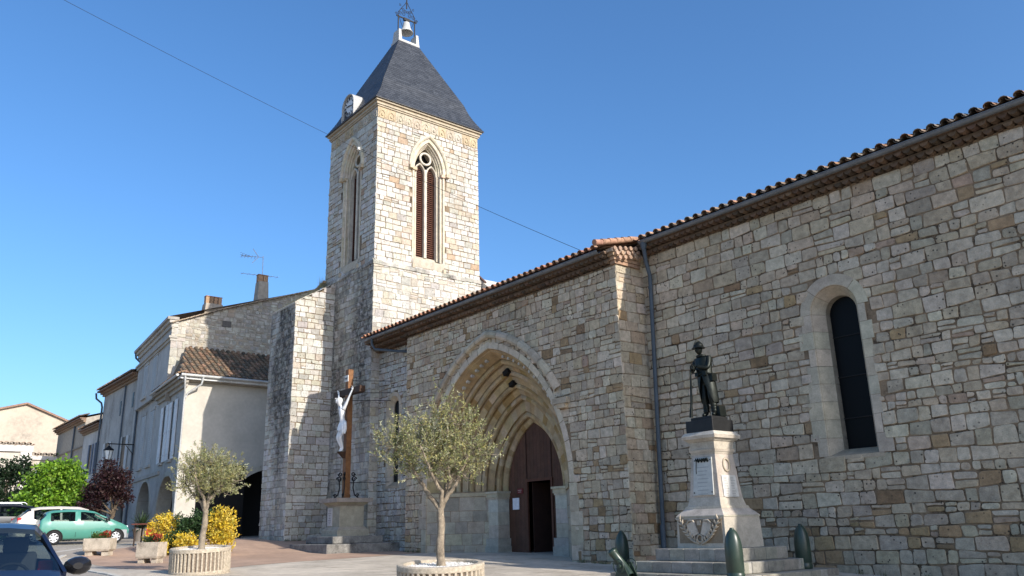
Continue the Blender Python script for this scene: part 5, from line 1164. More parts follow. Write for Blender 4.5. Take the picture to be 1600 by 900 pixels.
def cr_(z, rx, ry, ox=0, oy=0, open_=0): return [(mx+ox+rx*math.cos(t)*(1+.04*math.sin(6*t)), my+oy+ry*math.sin(t)*(1+.04*math.sin(5*t+1)), z0+z) for t in np.linspace(-math.pi/2+open_, 1.5*math.pi-open_, 30)]
mb.loft([cr_(1.42, .20, .14, -.02, 0), cr_(1.28, .23, .165, -.02, 0), cr_(1.06, .185, .155, .0, .01), cr_(.98, .20, .165, .01, .01)], closed=False, caps=False, smooth=True)
mb.loft([cr_(1.0, .20, .165, .01, .01, .05), cr_(.85, .225, .185, .02, .02, .25), cr_(.62, .225, .20, .04, .03, .55), cr_(.40, .215, .20, .055, .05, .85), cr_(.34, .205, .19, .06, .05, 1.0)], closed=False, caps=False, smooth=True)
mb.tube([(mx+.205*math.cos(t), my+.01+.17*math.sin(t), z0+1.03) for t in np.linspace(0, 6.283, 24)], .022, 6, caps=False); mb.tube([(mx-.04+.10*math.cos(t), my-.02+.09*math.sin(t), z0+1.48) for t in np.linspace(0, 6.283, 16)], .03, 6, caps=False)
mb.obox((mx+.23, my-.0, z0+.93), (1, 0, 0), (0, 1, 0), (0, 0, 1), .05, .09, .09); mb.obox((mx+.12, my-.15, z0+1.03), (1, 0, .0), (0, 1, 0), (0, 0, 1), .05, .03, .05); mb.obox((mx-.10, my-.15, z0+1.03), (1, 0, 0), (0, 1, 0), (0, 0, 1), .05, .03, .05)
for k in range(5): mb.lathe([(.070, 0), (.076, .03), (.070, .06)], (mx-.05, my+.01, z0+.12+.065*k), 12); mb.lathe([(.070, 0), (.076, .03), (.070, .06)], (mx+.165, my+.02, z0+.12+.065*k), 12)
mb.build('greatcoat', M_bronze, sol)
mb = MB(); rx, ry = mx-.15, my-.36
mb.tube([(rx-.06, ry-.02, z0+.0), (rx-.05, ry-.02, z0+.12), (rx-.035, ry, z0+.30)], [.045, .038, .028], 8); mb.tube([(rx-.035, ry, z0+.30), (rx-.02, ry+.01, z0+.62), (rx, ry+.03, z0+1.12)], [.03, .026, .018], 8); mb.tube([(rx, ry+.03, z0+1.1), (rx+.005, ry+.035, z0+1.24)], .011, 6); mb.tube([(rx+.02, ry-.03, z0+.30), (rx+.04, ry-.05, z0+.55), (rx+.03, ry-.02, z0+.95)], .009, 5); mb.build('rifle', M_bronze, sol)
mb = MB(); mb.obox((mx+.22, my+.14, z0+.12), (1, 0, .1), (0, 1, 0), (-.1, 0, 1), .10, .12, .12); mb.build('knapsack', M_bronze, sol)

# ------------------------------------------------------------------ artillery shells and trench mortar
def shell(label, x, y, z, h, first=None):
    if first is None:
        r = thing('artillery_shell', label, 'artillery shell', (0, 0, 0), 'shells set upright round the memorial')
        mb = MB(); pf = [(.165, 0), (.172, .02), (.172, .10), (.166, .11), (.166, .14), (.172, .15), (.172, .46)]
        pf += [(.172*math.sqrt(max(0, 1-((t)/1.04)**2.3)), .46+.46*t) for t in np.linspace(.08, .96, 14)]
        pf += [(.045, .925), (.0, .93)]; mb.lathe(pf, (0, 0, 0), 32); mb.build('casing', M_shell, r)
        mb = MB(); mb.lathe([(.045, .905), (.043, .935), (.036, .955), (0, .957)], (0, 0, 0), 20); mb.build('nose_plug', M_shell, r)
    else:
        r = copy_tree(first); r['label'] = label
    r.location = (x, y, z); r.scale = (1, 1, h/.96) if False else (1, 1, 1); return r
s1 = shell('green artillery shell standing nearest to us before the memorial front corner', -10.22, 13.75, tz(-10.22)+.13, 1)
shell('green artillery shell standing beside the small trench mortar', -15.1, 15.73, tz(-15.1)+.005, 1, s1); shell('dark shaded artillery shell by the nave wall behind the memorial', -10.74, 16.95, -1.03, 1, s1)
sb = MB(); sb.box((-10.62, 13.35, -1.6), (-9.82, 14.15, tz(-10.22)+.13)); tag(sb.build('stone_block', M_oldstone, None, origin=(-10.22, 13.75, -1.24), bevel=.02), 'low worn stone block under the nearest artillery shell', 'block')
tm = thing('trench_mortar', 'small green trench mortar with its muzzle tilted up at the memorial foot', 'mortar', (-12.5, 13.1, tz(-12.5)))
bx_, by_, bz_ = -12.5, 13.1, tz(-12.5)
mz = Vector((-.62, .0, .62)).normalized(); pb = Vector((bx_+.12, by_, bz_+.10))
mb = MB(); mb.tube([pb, pb+mz*.12, pb+mz*.62, pb+mz*.625, pb+mz*.70, pb+mz*.70], [.085, .10, .085, .10, .10, .07], 20, caps=False); mb.tube([pb+mz*.70, pb+mz*.45], [.068, .065], 16); mb.build('barrel', M_shell, tm)
mb = MB(); mb.tube([pb+mz*.70, pb+mz*.2], .064, 16); mb.build('bore', M_dark, tm)
mb = MB(); mb.box((bx_-.30, by_-.24, bz_), (bx_+.34, by_+.24, bz_+.07)); mb.build('base_plate', M_shell, tm, bevel=.01)
for sg in (-1, 1):
    mb = MB(); mb.prism([(bx_-.20, bz_+.07), (bx_+.22, bz_+.07), (bx_+.04, bz_+.38), (bx_-.06, bz_+.38)], (0, by_, 0), PX, (0, 0, 1), PY, sg*.13-.012, sg*.13+.012); mb.tube([(bx_-.02, by_+sg*.10, bz_+.30), (bx_-.02, by_+sg*.20, bz_+.30)], .04, 12); mb.tube([(bx_-.02+.14*math.cos(t), by_+sg*.20, bz_+.30+.14*math.sin(t)) for t in np.linspace(0, 6.283, 22)], .012, 6, caps=False); mb.build('cheek_plate', M_shell, tm)

# ------------------------------------------------------------------ planters and olive trees
def planter(label, x, y):
    r = thing('round_planter', label, 'planter', (x, y, tz(x)+.012), 'fluted concrete planters with olive trees'); R_, H_ = .715, .60; z_ = tz(x)+.012
    mb = MB(); n = 44; vs = []; pr = []
    for k in range(n):
        for q, rr in ((0, 0), (.34, 0), (.42, -.035), (.90, -.035)): pr.append((2*math.pi*(k+q)/n, rr))
    N_ = len(pr)
    def loop(rad, z, flute): return [(x+(rad+(d if flute else 0))*math.cos(t), y+(rad+(d if flute else 0))*math.sin(t), z_+z) for t, d in pr]
    loops = [loop(R_-.03, -.14, 0), loop(R_-.01, .0, 0), loop(R_, .05, 0), loop(R_, .075, 0), loop(R_, .085, 1), loop(R_, .50, 1), loop(R_, .51, 0), loop(R_+.004, .52, 0), loop(R_+.004, .585, 0), loop(R_-.012, .60, 0), loop(R_-.10, .60, 0), loop(R_-.115, .585, 0), loop(R_-.12, .50, 0)]
    for i in range(len(loops)-1):
        for k in range(N_):
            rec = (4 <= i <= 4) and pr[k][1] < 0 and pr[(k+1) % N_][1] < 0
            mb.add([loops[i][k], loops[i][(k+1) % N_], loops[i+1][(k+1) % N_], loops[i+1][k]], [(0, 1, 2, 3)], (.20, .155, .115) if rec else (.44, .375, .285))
    mb.build('fluted_ring', M_conc, r)
    g = MB(); rg = random.Random(int(x*10)); g.lathe([(R_-.115, .535), (.3, .55), (0, .555)], (x, y, z_), 24, (.5, .48, .44))
    for _ in range(900):
        a = rg.uniform(0, 6.283); q = (R_-.13)*math.sqrt(rg.random()); s = rg.uniform(.012, .024); px, py, pz = x+q*math.cos(a), y+q*math.sin(a), z_+.55; c = jitc(rg, (.62, .59, .54), .2)
        ax = [Vector((rg.uniform(-1, 1), rg.uniform(-1, 1), rg.uniform(-1, 1))).normalized() for _ in range(2)]; ay = ax[0].cross(ax[1]).normalized(); az = ax[0].cross(ay)
        P0 = Vector((px, py, pz)); o6 = [P0+ax[0]*s, P0-ax[0]*s, P0+ay*s*.8, P0-ay*s*.8, P0+az*s*.6, P0-az*s*.6]
        g.add(o6, [(0, 2, 4), (2, 1, 4), (1, 3, 4), (3, 0, 4), (2, 0, 5), (1, 2, 5), (3, 1, 5), (0, 3, 5)], c)
    tag(g.build('gravel', M_gravel, r), kind='stuff'); r.rotation_euler = Matrix.Rotation(math.radians(3.6), 3, Vector((.634, .773, 0))).to_euler(); return r
def leaf(mb, p, d, L, W, rg, col):
    d = d.normalized(); s = d.cross(Vector((rg.uniform(-1, 1), rg.uniform(-1, 1), rg.uniform(-1, 1)))); 
    if s.length < 1e-4: return
    s = s.normalized()*W
    mb.add([p, p+d*L*.5+s, p+d*L, p+d*L*.5-s], [(0, 1, 2, 3)], col)
OL = [(.30, .30, .12), (.23, .25, .10), (.36, .35, .17), (.42, .42, .27), (.18, .20, .08), (.42, .37, .14)]
def olive(label, base, fork, limbs, blobs, seed, ntw, lpt, LL, group='olive trees in round planters', r0=.075):
    """limbs: lists of points from the fork; blobs: (centre, radii, weight)"""
    rg = random.Random(seed); base = Vector(base); fork = Vector(fork); t = thing('olive_tree', label, 'tree', tuple(base), group)
    mb = MB(); n = 7; pts = [base.lerp(fork, i/n)+Vector((.010*math.sin(i*1.1+seed), .010*math.cos(i*1.3), 0))*(0 < i < n) for i in range(n+1)]
    mb.tube(pts, [r0*(1.25 if i == 0 else 1.0-.25*i/n)*(1+.08*math.sin(i*2.3+seed)) for i in range(n+1)], 12)
    ends = []
    for L in limbs:
        P = [fork+Vector((0, 0, -.05))]+[Vector(q) for q in L]; Q = []
        for i in range(len(P)-1):
            for k in range(4): Q.append(P[i].lerp(P[i+1], k/4)+Vector((rg.uniform(-1, 1), rg.uniform(-1, 1), rg.uniform(-1, 1)))*.012)
        Q.append(P[-1]); m = len(Q); mb.tube(Q, [r0*.62*(1-.80*i/m) for i in range(m)], 8)
        for i in range(3, m): ends.append((Q[i], (Q[i]-Q[i-1]).normalized()))
    tw = MB(); cw = MB(); tot = sum(b[2] for b in blobs)
    for _ in range(ntw):
        q = rg.random()*tot
        for b in blobs:
            q -= b[2]
            if q <= 0: break
        v = Vector((rg.gauss(0, 1), rg.gauss(0, 1), rg.gauss(0, 1))).normalized()*rg.random()**.55
        p = Vector(b[0])+Vector((v.x*b[1][0], v.y*b[1][1], v.z*b[1][2]))
        out = (p-Vector(b[0])); d = (out.normalized()*.55+Vector((rg.uniform(-.5, .5), rg.uniform(-.5, .5), rg.uniform(.1, 1.3)))).normalized(); L = rg.uniform(.16, .44)*LL/.055
        e, ed = min(ends, key=lambda z: (z[0]-p).length)
        if rg.random() < .35: mid = e.lerp(p, .5)+Vector((0, 0, -.05)); mb.tube([e, mid, p], [.010, .007, .004], 4)
        cw_pts = [p, p+d*L*.5, p+d*L+Vector((0, 0, -.02))]; mb.tube(cw_pts, [.004, .003, .0015], 3)
        c0 = rg.choice(OL)
        for k in range(lpt):
            f = rg.random(); pp = p+d*L*f; ld = (d*.6+Vector((rg.gauss(0, 1), rg.gauss(0, 1), rg.gauss(0, .8))).normalized()*.9)
            c = jitc(rg, c0 if rg.random() < .6 else rg.choice(OL), .2); leaf(cw, pp, ld, LL*rg.uniform(.7, 1.2), LL*.13*rg.uniform(.8, 1.4), rg, c)
    mb.build('trunk', M_bark, t); cw.build('crown', M_leaf, t); return t
p2x, p2y = -11.72, 7.92
planter('fluted round concrete planter at the bottom centre before the portal', p2x, p2y); planter('fluted round concrete planter by the yellow bush', -21.3, 7.25)
zb = tz(p2x)+.55
# screen-right direction on the ground at the planters, used only to lay the crowns out in the plane they spread in
RT = Vector((.634, .773, 0)).normalized(); FW = Vector((-.773, .634, 0))
def at(o, a, z, d=0): return Vector((o[0], o[1], 0))+RT*a+FW*d+Vector((0, 0, z))
o2 = (p2x, p2y)
olive('larger olive tree with a wide silvery crown in front of the portal', (p2x, p2y, zb-.05), at(o2, -.01, .37),
      [[at(o2, -.22, .60), at(o2, -.40, .85, .1), at(o2, -.62, 1.25, .1), at(o2, -.85, 1.40)], [at(o2, .02, .62, .1), at(o2, -.12, .85, .15), at(o2, -.2, 1.3, .2), at(o2, -.25, 1.8, .1)],
       [at(o2, .10, .55), at(o2, .16, .78, -.05), at(o2, .10, 1.2, -.15), at(o2, .12, 1.75, -.1)], [at(o2, .14, .58, -.05), at(o2, .26, .72, -.1), at(o2, .45, 1.15, -.1), at(o2, .62, 1.35)],
       [at(o2, .05, .6, .15), at(o2, .12, .9, .35), at(o2, .2, 1.4, .5)], [at(o2, .02, .6, -.12), at(o2, -.15, .95, -.35), at(o2, -.3, 1.35, -.5)]],
      [(at(o2, -.10, 1.22), (.62, .62, .48), 4.2), (at(o2, -.75, 1.33), (.42, .35, .28), 1.9), (at(o2, -.45, 1.05), (.45, .45, .30), 1.6), (at(o2, .42, 1.30), (.38, .45, .36), 1.9), (at(o2, .74, 1.20), (.25, .28, .22), .6), (at(o2, .10, 1.75), (.20, .22, .48), .9), (at(o2, .42, 1.68), (.16, .2, .30), .45), (at(o2, -.12, 1.62), (.18, .2, .32), .5), (at(o2, -.95, 1.42), (.2, .2, .16), .35), (at(o2, -.35, 1.55), (.35, .35, .28), .9), (at(o2, .30, .98), (.35, .4, .25), 1.0), (at(o2, -.1, 1.2), (.95, .8, .65), .5)], 21, 560, 26, .058)
o1 = (-21.3, 7.25); zb1 = tz(-21.3)+.55
olive('smaller olive tree with a dense rounded crown before the cream house', (-21.3, 7.25, zb1-.05), at(o1, .04, .62),
      [[at(o1, -.10, .80), at(o1, -.32, 1.0), at(o1, -.55, 1.3)], [at(o1, .08, .85), at(o1, .25, 1.05, .1), at(o1, .55, 1.4)], [at(o1, .05, .9, .1), at(o1, .0, 1.3, .2), at(o1, .05, 1.8, .1)], [at(o1, .0, .9, -.1), at(o1, -.15, 1.3, -.3), at(o1, -.25, 1.7, -.2)]],
      [(at(o1, .05, 1.36), (.62, .6, .52), 5), (at(o1, -.44, 1.30), (.30, .4, .34), 1.3), (at(o1, .52, 1.42), (.30, .4, .34), 1.4), (at(o1, .05, 1.78), (.36, .36, .25), .9), (at(o1, -.35, 1.62), (.3, .3, .28), .8), (at(o1, .35, 1.10), (.4, .4, .25), 1.0), (at(o1, -.35, .98), (.3, .35, .22), .6)], 22, 460, 26, .066, r0=.085)
# ------------------------------------------------------------------ shrubs, flower troughs
def clump(cw, c, rad, n, LL, cols, rg, WW=.32, shell=.5, flat=.0):
    """leaf sprays through the volume of an uneven ellipsoid"""
    c = Vector(c); lob = [(Vector((rg.gauss(0, 1), rg.gauss(0, 1), rg.gauss(0, 1))).normalized(), rg.uniform(.50, 1.22)) for _ in range(22)]
    for _ in range(n):
        v = Vector((rg.gauss(0, 1), rg.gauss(0, 1), rg.gauss(0, 1))).normalized(); k = max(lob, key=lambda q: q[0].dot(v))[1]
        rr = rg.random()**(1-shell)*k; p = c+Vector((v.x*rad[0], v.y*rad[1], v.z*rad[2]))*rr
        c0 = rg.choice(cols)
        for j in range(4):
            d = (v*.6+Vector((rg.gauss(0, 1), rg.gauss(0, 1), rg.gauss(0, 1)))*.6+Vector((0, 0, .25-flat))); leaf(cw, p+Vector((rg.gauss(0, 1), rg.gauss(0, 1), rg.gauss(0, 1)))*LL*.5, d, LL*rg.uniform(.7, 1.3), LL*WW*rg.uniform(.8, 1.2), rg, jitc(rg, c0, .22))
YE = [(.66, .47, .03), (.74, .55, .06), (.58, .39, .03), (.72, .56, .12), (.40, .34, .05)]; GR = [(.030, .065, .022), (.04, .085, .028), (.055, .10, .03), (.022, .05, .02)]
rg = random.Random(41)
def bush(name, label, items, loc, stems=True, LL=.085):
    t = thing(name, label, 'bush', loc, 'bushes behind the small planter'); cw = MB(); st = MB()
    for c, r, n, cols in items:
        clump(cw, c, r, n, LL, cols, rg)
        for _ in range(5): e = Vector(c)+Vector((rg.uniform(-.6, .6)*r[0], rg.uniform(-.6, .6)*r[1], rg.uniform(-.2, .6)*r[2])); st.tube([(c[0]+rg.uniform(-.1, .1), c[1]+rg.uniform(-.1, .1), tz(c[0])-.05), (Vector((c[0], c[1], tz(c[0])))+e)/2+Vector((0, 0, .05)), e], [.03, .02, .008], 5)
    st.build('stem', M_darkbark, t); cw.build('foliage', M_leaf, t)
def B_(a, d, z, c=(-31.0, 10.2)): return (c[0]+RT.x*a+FW.x*d, c[1]+RT.y*a+FW.y*d, z)
bush('variegated_bush', 'golden yellow leaved bush left of the small olive trunk', [(B_(-1.0, 0, .35), (.50, .55, .55), 620, YE), (B_(-1.22, -.1, -.15), (.42, .45, .45), 420, YE), (B_(-.75, -.3, -.35), (.35, .4, .35), 260, YE), (B_(-.85, -.95, -.42), (.38, .35, .40), 340, YE)], B_(-1.0, 0, tz(-31.6)))
bush('variegated_bush', 'golden yellow leaved bush right of the small olive trunk, near the dark archway', [(B_(.95, .1, .38), (.52, .55, .55), 680, YE), (B_(1.05, 0, -.1), (.50, .55, .45), 480, YE)], B_(.95, 0, tz(-30.4)))
bush('variegated_bush', 'low golden mound in front of the dark green bush', [(B_(.05, -.75, -.28), (.42, .35, .38), 380, YE)], B_(.05, -.75, tz(-30.6)))
bush('green_bush', 'dark green bush between the two golden bushes', [(B_(-.25, .05, .30), (.62, .5, .62), 900, GR), (B_(-.5, -.25, -.2), (.42, .4, .45), 420, GR), (B_(.35, .2, .45), (.45, .4, .5), 450, GR)], B_(-.2, 0, tz(-31)), LL=.075)

M_trough = mat('weathered_trough_stone', base=(.42, .36, .28), rough=.95, nscale=5, namp=.22, bump=.4, bscale=40, stain=((.10, .08, .06), 3, .52, .68, .8))
def trough(label, x, y, rz, w_, d_, h_, flowers, greens):
    t = thing('flower_trough', label, 'planter', (x, y, tz(x)+.012), 'stone flower troughs at the kerb'); z = tz(x)+.012; rg = random.Random(int(-x*10))
    A = Vector((math.cos(rz), math.sin(rz), 0)); B = Vector((-math.sin(rz), math.cos(rz), 0)); c = Vector((x, y, z))
    def rc(hw, hd, zz): return [c+A*(sx*hw)+B*(sy*hd)+Vector((0, 0, zz)) for sx, sy in ((-1, -1), (1, -1), (1, 1), (-1, 1))]
    mb = MB(); mb.loft([rc(w_*.46, d_*.46, .14), rc(w_*.5, d_*.5, .20), rc(w_*.5, d_*.5, h_), rc(w_*.44, d_*.42, h_), rc(w_*.44, d_*.42, h_-.06)], (.4, .4, .4)); mb.build('basin', M_trough, t, bevel=.015)
    for sg in (-1, 1): fb = MB(); fb.obox(c+A*(sg*w_*.30)+Vector((0, 0, .06)), A, B, (0, 0, 1), w_*.13, d_*.36, .085); fb.build('foot', M_trough, t, bevel=.01)
    cw = MB(); clump(cw, c+Vector((0, 0, h_+.04))-A*w_*.15, (w_*.32, d_*.36, .13), 170, .055, greens, rg); clump(cw, c+A*w_*.12+Vector((0, 0, h_+.05)), (w_*.30, d_*.34, .14), 130, .055, greens, rg); cw.build('greenery', M_leaf, t)
    fl = MB(); clump(fl, c+A*w_*.20+Vector((0, 0, h_+.14)), (w_*.26, d_*.34, .12), 70, .045, flowers, rg, .5); fl.build('flowers', M_leaf, t)
RED = [(.42, .03, .02), (.36, .05, .02), (.30, .06, .03), (.45, .08, .05)]
trough('pale stone trough of red flowers and green leaves in the sun by the kerb', -31.85, 7.35, .95, .92, .55, .56, RED, [(.07, .13, .03), (.10, .16, .04), (.05, .10, .03)])
trough('darker stone trough of red flowers beside the golden bush', -27.9, 7.95, .75, .74, .52, .62, RED, [(.045, .08, .025), (.03, .06, .02), (.06, .07, .03)])

# spiky plant in a pot, and a table in front of the arcade
sp = thing('potted_yucca', 'spiky green yucca in a pot in the shade of the arcade', 'potted plant', (-40.5, 11.0, tz(-40.5)))
mb = MB(); z = tz(-40.5); mb.lathe([(.24, 0), (.34, .45), (.36, .47), (.36, .55), (.31, .55), (.30, .48), (0, .47)], (-40.5, 11.0, z), 20, (.22, .19, .16)); mb.build('pot', M_attrmatte, sp)
mb = MB(); rg = random.Random(5)
for i in range(90):
    a = rg.uniform(0, 6.283); e = rg.uniform(-.15, 1.4); L = rg.uniform(.65, 1.05); d = Vector((math.cos(a)*math.cos(e), math.sin(a)*math.cos(e), math.sin(e))); s = d.cross(Vector((0, 0, 1))).normalized()*.025; p = Vector((-40.5, 11, z+.55))
    m = p+d*L*.55; q = p+d*L-Vector((0, 0, .18*math.cos(e)*L)); c = jitc(rg, (.035, .06, .025), .3); mb.add([p-s*.6, p+s*.6, m+s, m-s, q], [(0, 1, 2, 3), (3, 2, 4)], c)
mb.build('leaves', M_leaf, sp)
tb = thing('small_table', 'dark red slatted table with a bright red leg panel behind the flower trough', 'table', (-34.2, 9.6, tz(-34.2)))
z = tz(-34.2); mb = MB()
for i in range(5): mb.obox(Vector((-34.2, 9.6, z+.80))+RT*(-.36+.18*i)*0+FW*(-.36+.18*i), RT, FW, (RT*-.18+Vector((0, 0, 1))).normalized(), .52, .08, .022, (.14, .045, .03))
mb.build('table_top', M_attr, tb)
mb = MB(); mb.obox(Vector((-34.2, 9.6, z+.39))+RT*.15-FW*.25, RT, FW, (0, 0, 1), .14, .03, .39, (.50, .045, .02)); mb.build('leg_panel', M_attr, tb)
for a, d in ((-.42, -.3), (-.42, .3), (.42, .3)): mb = MB(); c = Vector((-34.2, 9.6, z))+RT*a+FW*d; mb.tube([c, c+Vector((0, 0, .78-.16*a))], .03, 6, (.05, .03, .02)); mb.build('leg', M_attr, tb)

# ------------------------------------------------------------------ street trees at the left
def leafy(label, x, y, trunk_h, blobs, seed, LL, cols, lean=(0, 0), r=.11, bark=None, density=1.0):
    rg = random.Random(seed); z = tz(x); t = thing('street_tree', label, 'tree', (x, y, z), 'trees in the street at the left'); mb = MB(); cw = MB(); f = Vector((x+lean[0], y+lean[1], z+trunk_h))
    mb.tube([(x, y, z-.1), (x+lean[0]*.3, y+lean[1]*.3, z+trunk_h*.5), f], [r*1.2, r, r*.85], 9)
    for c, rad, n in blobs:
        c = Vector(c); mb.tube([f, f.lerp(c, .55)+Vector((rg.uniform(-.1, .1), rg.uniform(-.1, .1), .05)), c], [r*.6, r*.35, r*.12], 6)
        for _ in range(5): e = c+Vector((rg.uniform(-.7, .7)*rad[0], rg.uniform(-.7, .7)*rad[1], rg.uniform(-.5, .8)*rad[2])); mb.tube([f.lerp(c, .7), f.lerp(c, .7).lerp(e, .6), e], [r*.22, r*.13, r*.05], 4)
        clump(cw, c, rad, int(n*density), LL, cols, rg, WW=.30, shell=.62, flat=.35)
    mb.build('trunk', bark or M_darkbark, t); cw.build('crown', M_leaf, t)
def W3(px, py, a=0, z=0, d=0): return (px+RT.x*a+FW.x*d, py+RT.y*a+FW.y*d, z)
gx, gy = -48.3, 8.7
leafy('bright lime green leafy tree behind the parked cars', gx, gy, 1.2, [(W3(gx, gy, -.2, 2.2), (1.3, 1.3, .9), 950), (W3(gx, gy, -1.1, 1.7), (.9, .9, .8), 480), (W3(gx, gy, 1.0, 1.9), (.9, .9, .9), 520), (W3(gx, gy, .1, 3.3), (.95, .95, .75), 560), (W3(gx, gy, .9, 3.0), (.7, .7, .6), 300), (W3(gx, gy, -.9, 2.8), (.7, .7, .6), 300), (W3(gx, gy, .5, 1.2), (1.2, 1.0, .5), 420)], 51, .19, [(.16, .30, .02), (.20, .36, .03), (.12, .24, .02), (.26, .40, .05), (.08, .17, .02)])
ux, uy = -44.8, 10.4
leafy('purple leaved plum tree leaning beside the arcade', ux, uy, 1.2, [(W3(ux, uy, .1, 2.5), (.95, .9, .95), 720), (W3(ux, uy, -.65, 2.2), (.6, .6, .65), 330), (W3(ux, uy, .65, 2.8), (.45, .5, .5), 190), (W3(ux, uy, -.1, 3.3), (.5, .5, .5), 200), (W3(ux, uy, -.7, 1.4), (.75, .7, .6), 330), (W3(ux, uy, .8, 2.0), (.5, .5, .5), 170)], 52, .12, [(.036, .014, .017), (.045, .017, .02), (.026, .012, .013), (.05, .025, .02)], lean=(.25, .35), r=.10)
kx2, ky2 = -54.6, 7.6
leafy('dark green conifer like tree at the left edge in front of the annex', kx2, ky2, 1.0, [(W3(kx2, ky2, -.6, 2.0), (1.4, 1.3, 1.1), 720), (W3(kx2, ky2, .8, 2.2), (1.0, 1.0, .9), 460), (W3(kx2, ky2, -.3, 3.6), (.8, .8, .8), 330), (W3(kx2, ky2, .6, 3.8), (.5, .5, .9), 220), (W3(kx2, ky2, -1.5, 3.4), (.7, .7, 1.1), 300), (W3(kx2, ky2, 1.5, 3.0), (.5, .5, .6), 160)], 53, .17, [(.018, .038, .016), (.025, .05, .02), (.014, .028, .014), (.035, .06, .03)])
# low hedge behind the cars
hd = thing('low_hedge', 'shaded low hedge running behind the parked cars', 'hedge', (-46.5, 7.5, tz(-46))); cw = MB(); rg = random.Random(9)
for i in range(9): clump(cw, W3(-46.8, 7.6, -2.4+.55*i, .55), (.55, .5, .6), 130, .14, GR, rg)
cw.build('foliage', M_leaf, hd)

# ------------------------------------------------------------------ cars
def paint(name, c): return mat(name, base=c, rough=.30, namp=.05, nscale=2, coat=.6 if sum(c) > .1 else .25, spec=.4)
def car(label, x, y, rz, st, hw_, colr, wins, wheels, wheel_r, group=None, dz=0, extra=None, lights=None, rails=False, plastic=.0, name='parked_car', roof_i=None, scl=1.0):
    """st: stations (x, sill z, belt z, roof z, half width, roof half width)"""
    t = thing(name, label, 'car', (x, y, tz(x)+dz), group); t.rotation_euler = (0, 0, rz); t.scale = (scl,)*3
    root = wloc(t)
    M = paint(label.split()[0]+'_car_paint', colr)
    # finer stations
    ks = [s[0] for s in st]; xs = sorted(set(list(ks)+[a+(b-a)*q/4 for a, b in zip(ks[:-1], ks[1:]) for q in (1, 2, 3)]))
    def P(xx):
        return [np.interp(xx, ks, [s[i] for s in st]) for i in range(1, 6)]
    def sect(xx):
        zs, zb, zr, hw, rw = P(xx); k = min(1, (zr-zb)/.38)
        pts = [(0, zs), (hw*.86, zs), (hw*.97, zs+.07), (hw*1.0, zs+(zb-zs)*.45), (hw*1.0, zs+(zb-zs)*.72), (hw*.965, zb)]
        e = (hw*.93+(rw-hw*.93)*k, zb+(zr-zb)*.80); pts += [e, (rw*.86 if k > .4 else hw*.72*(1-k)+rw*.86*k, zb+(zr-zb)*.97), (rw*.45, zr+.008), (0, zr+.014)]
        return pts
    secs = [sect(a) for a in xs]; n = len(secs[0])
    body = MB(); glass = {}
    def pos(i, k, sg): return root+Vector((xs[i], sg*secs[i][k][0], secs[i][k][1]))
    for i in range(len(xs)-1):
        xm = (xs[i]+xs[i+1])/2
        for k in range(n-1):
            tgt = None
            for nm, ks_, a, b in wins:
                if k in ks_ and a <= xm <= b: tgt = nm
            for sg in (1, -1):
                q = [pos(i, k, sg), pos(i+1, k, sg), pos(i+1, k+1, sg), pos(i, k+1, sg)]
                if sg < 0: q = q[::-1]
                if tgt: glass.setdefault(tgt+('' if tgt in ('windscreen', 'rear_window') else ('L' if sg > 0 else 'R')), []).append(q)
                else: body.add(q, [(0, 1, 2, 3)], (.5, .5, .5), 1 if (plastic and k in (0, 1, 2) and False) else 0, True)
    for i in (0, len(xs)-1):
        lp = [pos(i, k, 1) for k in range(n)]+[pos(i, k, -1) for k in range(n-2, 0, -1)]
        body.add(lp, [tuple(range(len(lp))) if i else tuple(range(len(lp)))[::-1]], (.5, .5, .5))
    # merge for smooth shading
    o = body.build('body', M, t)
    bm = bmesh.new(); bm.from_mesh(o.data); bmesh.ops.remove_doubles(bm, verts=bm.verts, dist=.001); bm.to_mesh(o.data); bm.free()
    names = {'L': 'side_window', 'R': 'side_window'}
    for g, qs in glass.items():
        mb = MB()
        for q in qs: mb.add(q, [(0, 1, 2, 3)], (.5,)*3, 0, True)
        mb.build(g if g in ('windscreen', 'rear_window') else 'side_window', M_glass, t)
    # interior
    it = MB(); L0, L1 = st[0][0]+.35, st[-1][0]-.9; zi = P((L0+L1)/2)[0]+.15; hw = hw_-.12
    it.add([root+Vector(p) for p in ((L0, -hw, zi), (L1, -hw, zi), (L1, hw, zi), (L0, hw, zi))], [(0, 1, 2, 3)], (.03, .03, .03))
    it.build('cabin_floor', M_rubber, t)
    roofz = max(s[3] for s in st)
    for sx in extra['seats']:
        for sy in (-1, 1):
            sb = MB(); c = root+Vector((sx, sy*.34, 0)); sb.obox(c+Vector((0, 0, .50)), (1, 0, 0), (0, 1, 0), (0, 0, 1), .24, .23, .09, (.06, .06, .065)); sb.obox(c+Vector((-.27, 0, .82)), (1, 0, .2), (0, 1, 0), (-.2, 0, 1), .07, .23, .33, (.06, .06, .065)); sb.obox(c+Vector((-.34, 0, roofz-.24)), (1, 0, 0), (0, 1, 0), (0, 0, 1), .045, .13, .09, (.05, .05, .055)); sb.build('seat', M_attrmatte, t, bevel=.03)
    dx = extra['dash']; zd = np.interp(dx+.2, ks, [s[2] for s in st]); db = MB(); db.obox(root+Vector((dx+.22, 0, zd-.10)), (1, 0, 0), (0, 1, 0), (0, 0, 1), .22, hw_-.12, .09, (.035, .036, .04)); db.build('dashboard', M_attrmatte, t, bevel=.04)
    wb = MB(); cw_ = root+Vector((dx-.10, .34, zd-.06)); aa = Vector((.35, 0, 1)).normalized(); wb.tube([cw_+aa*.18*math.sin(q)+Vector((0, .18*math.cos(q), 0)) for q in np.linspace(0, 6.283, 22)], .016, 6, caps=False); wb.bar(cw_-Vector((0, .17, 0)), cw_+Vector((0, .17, 0)), .03, .02); wb.build('steering_wheel', M_rubber, t)
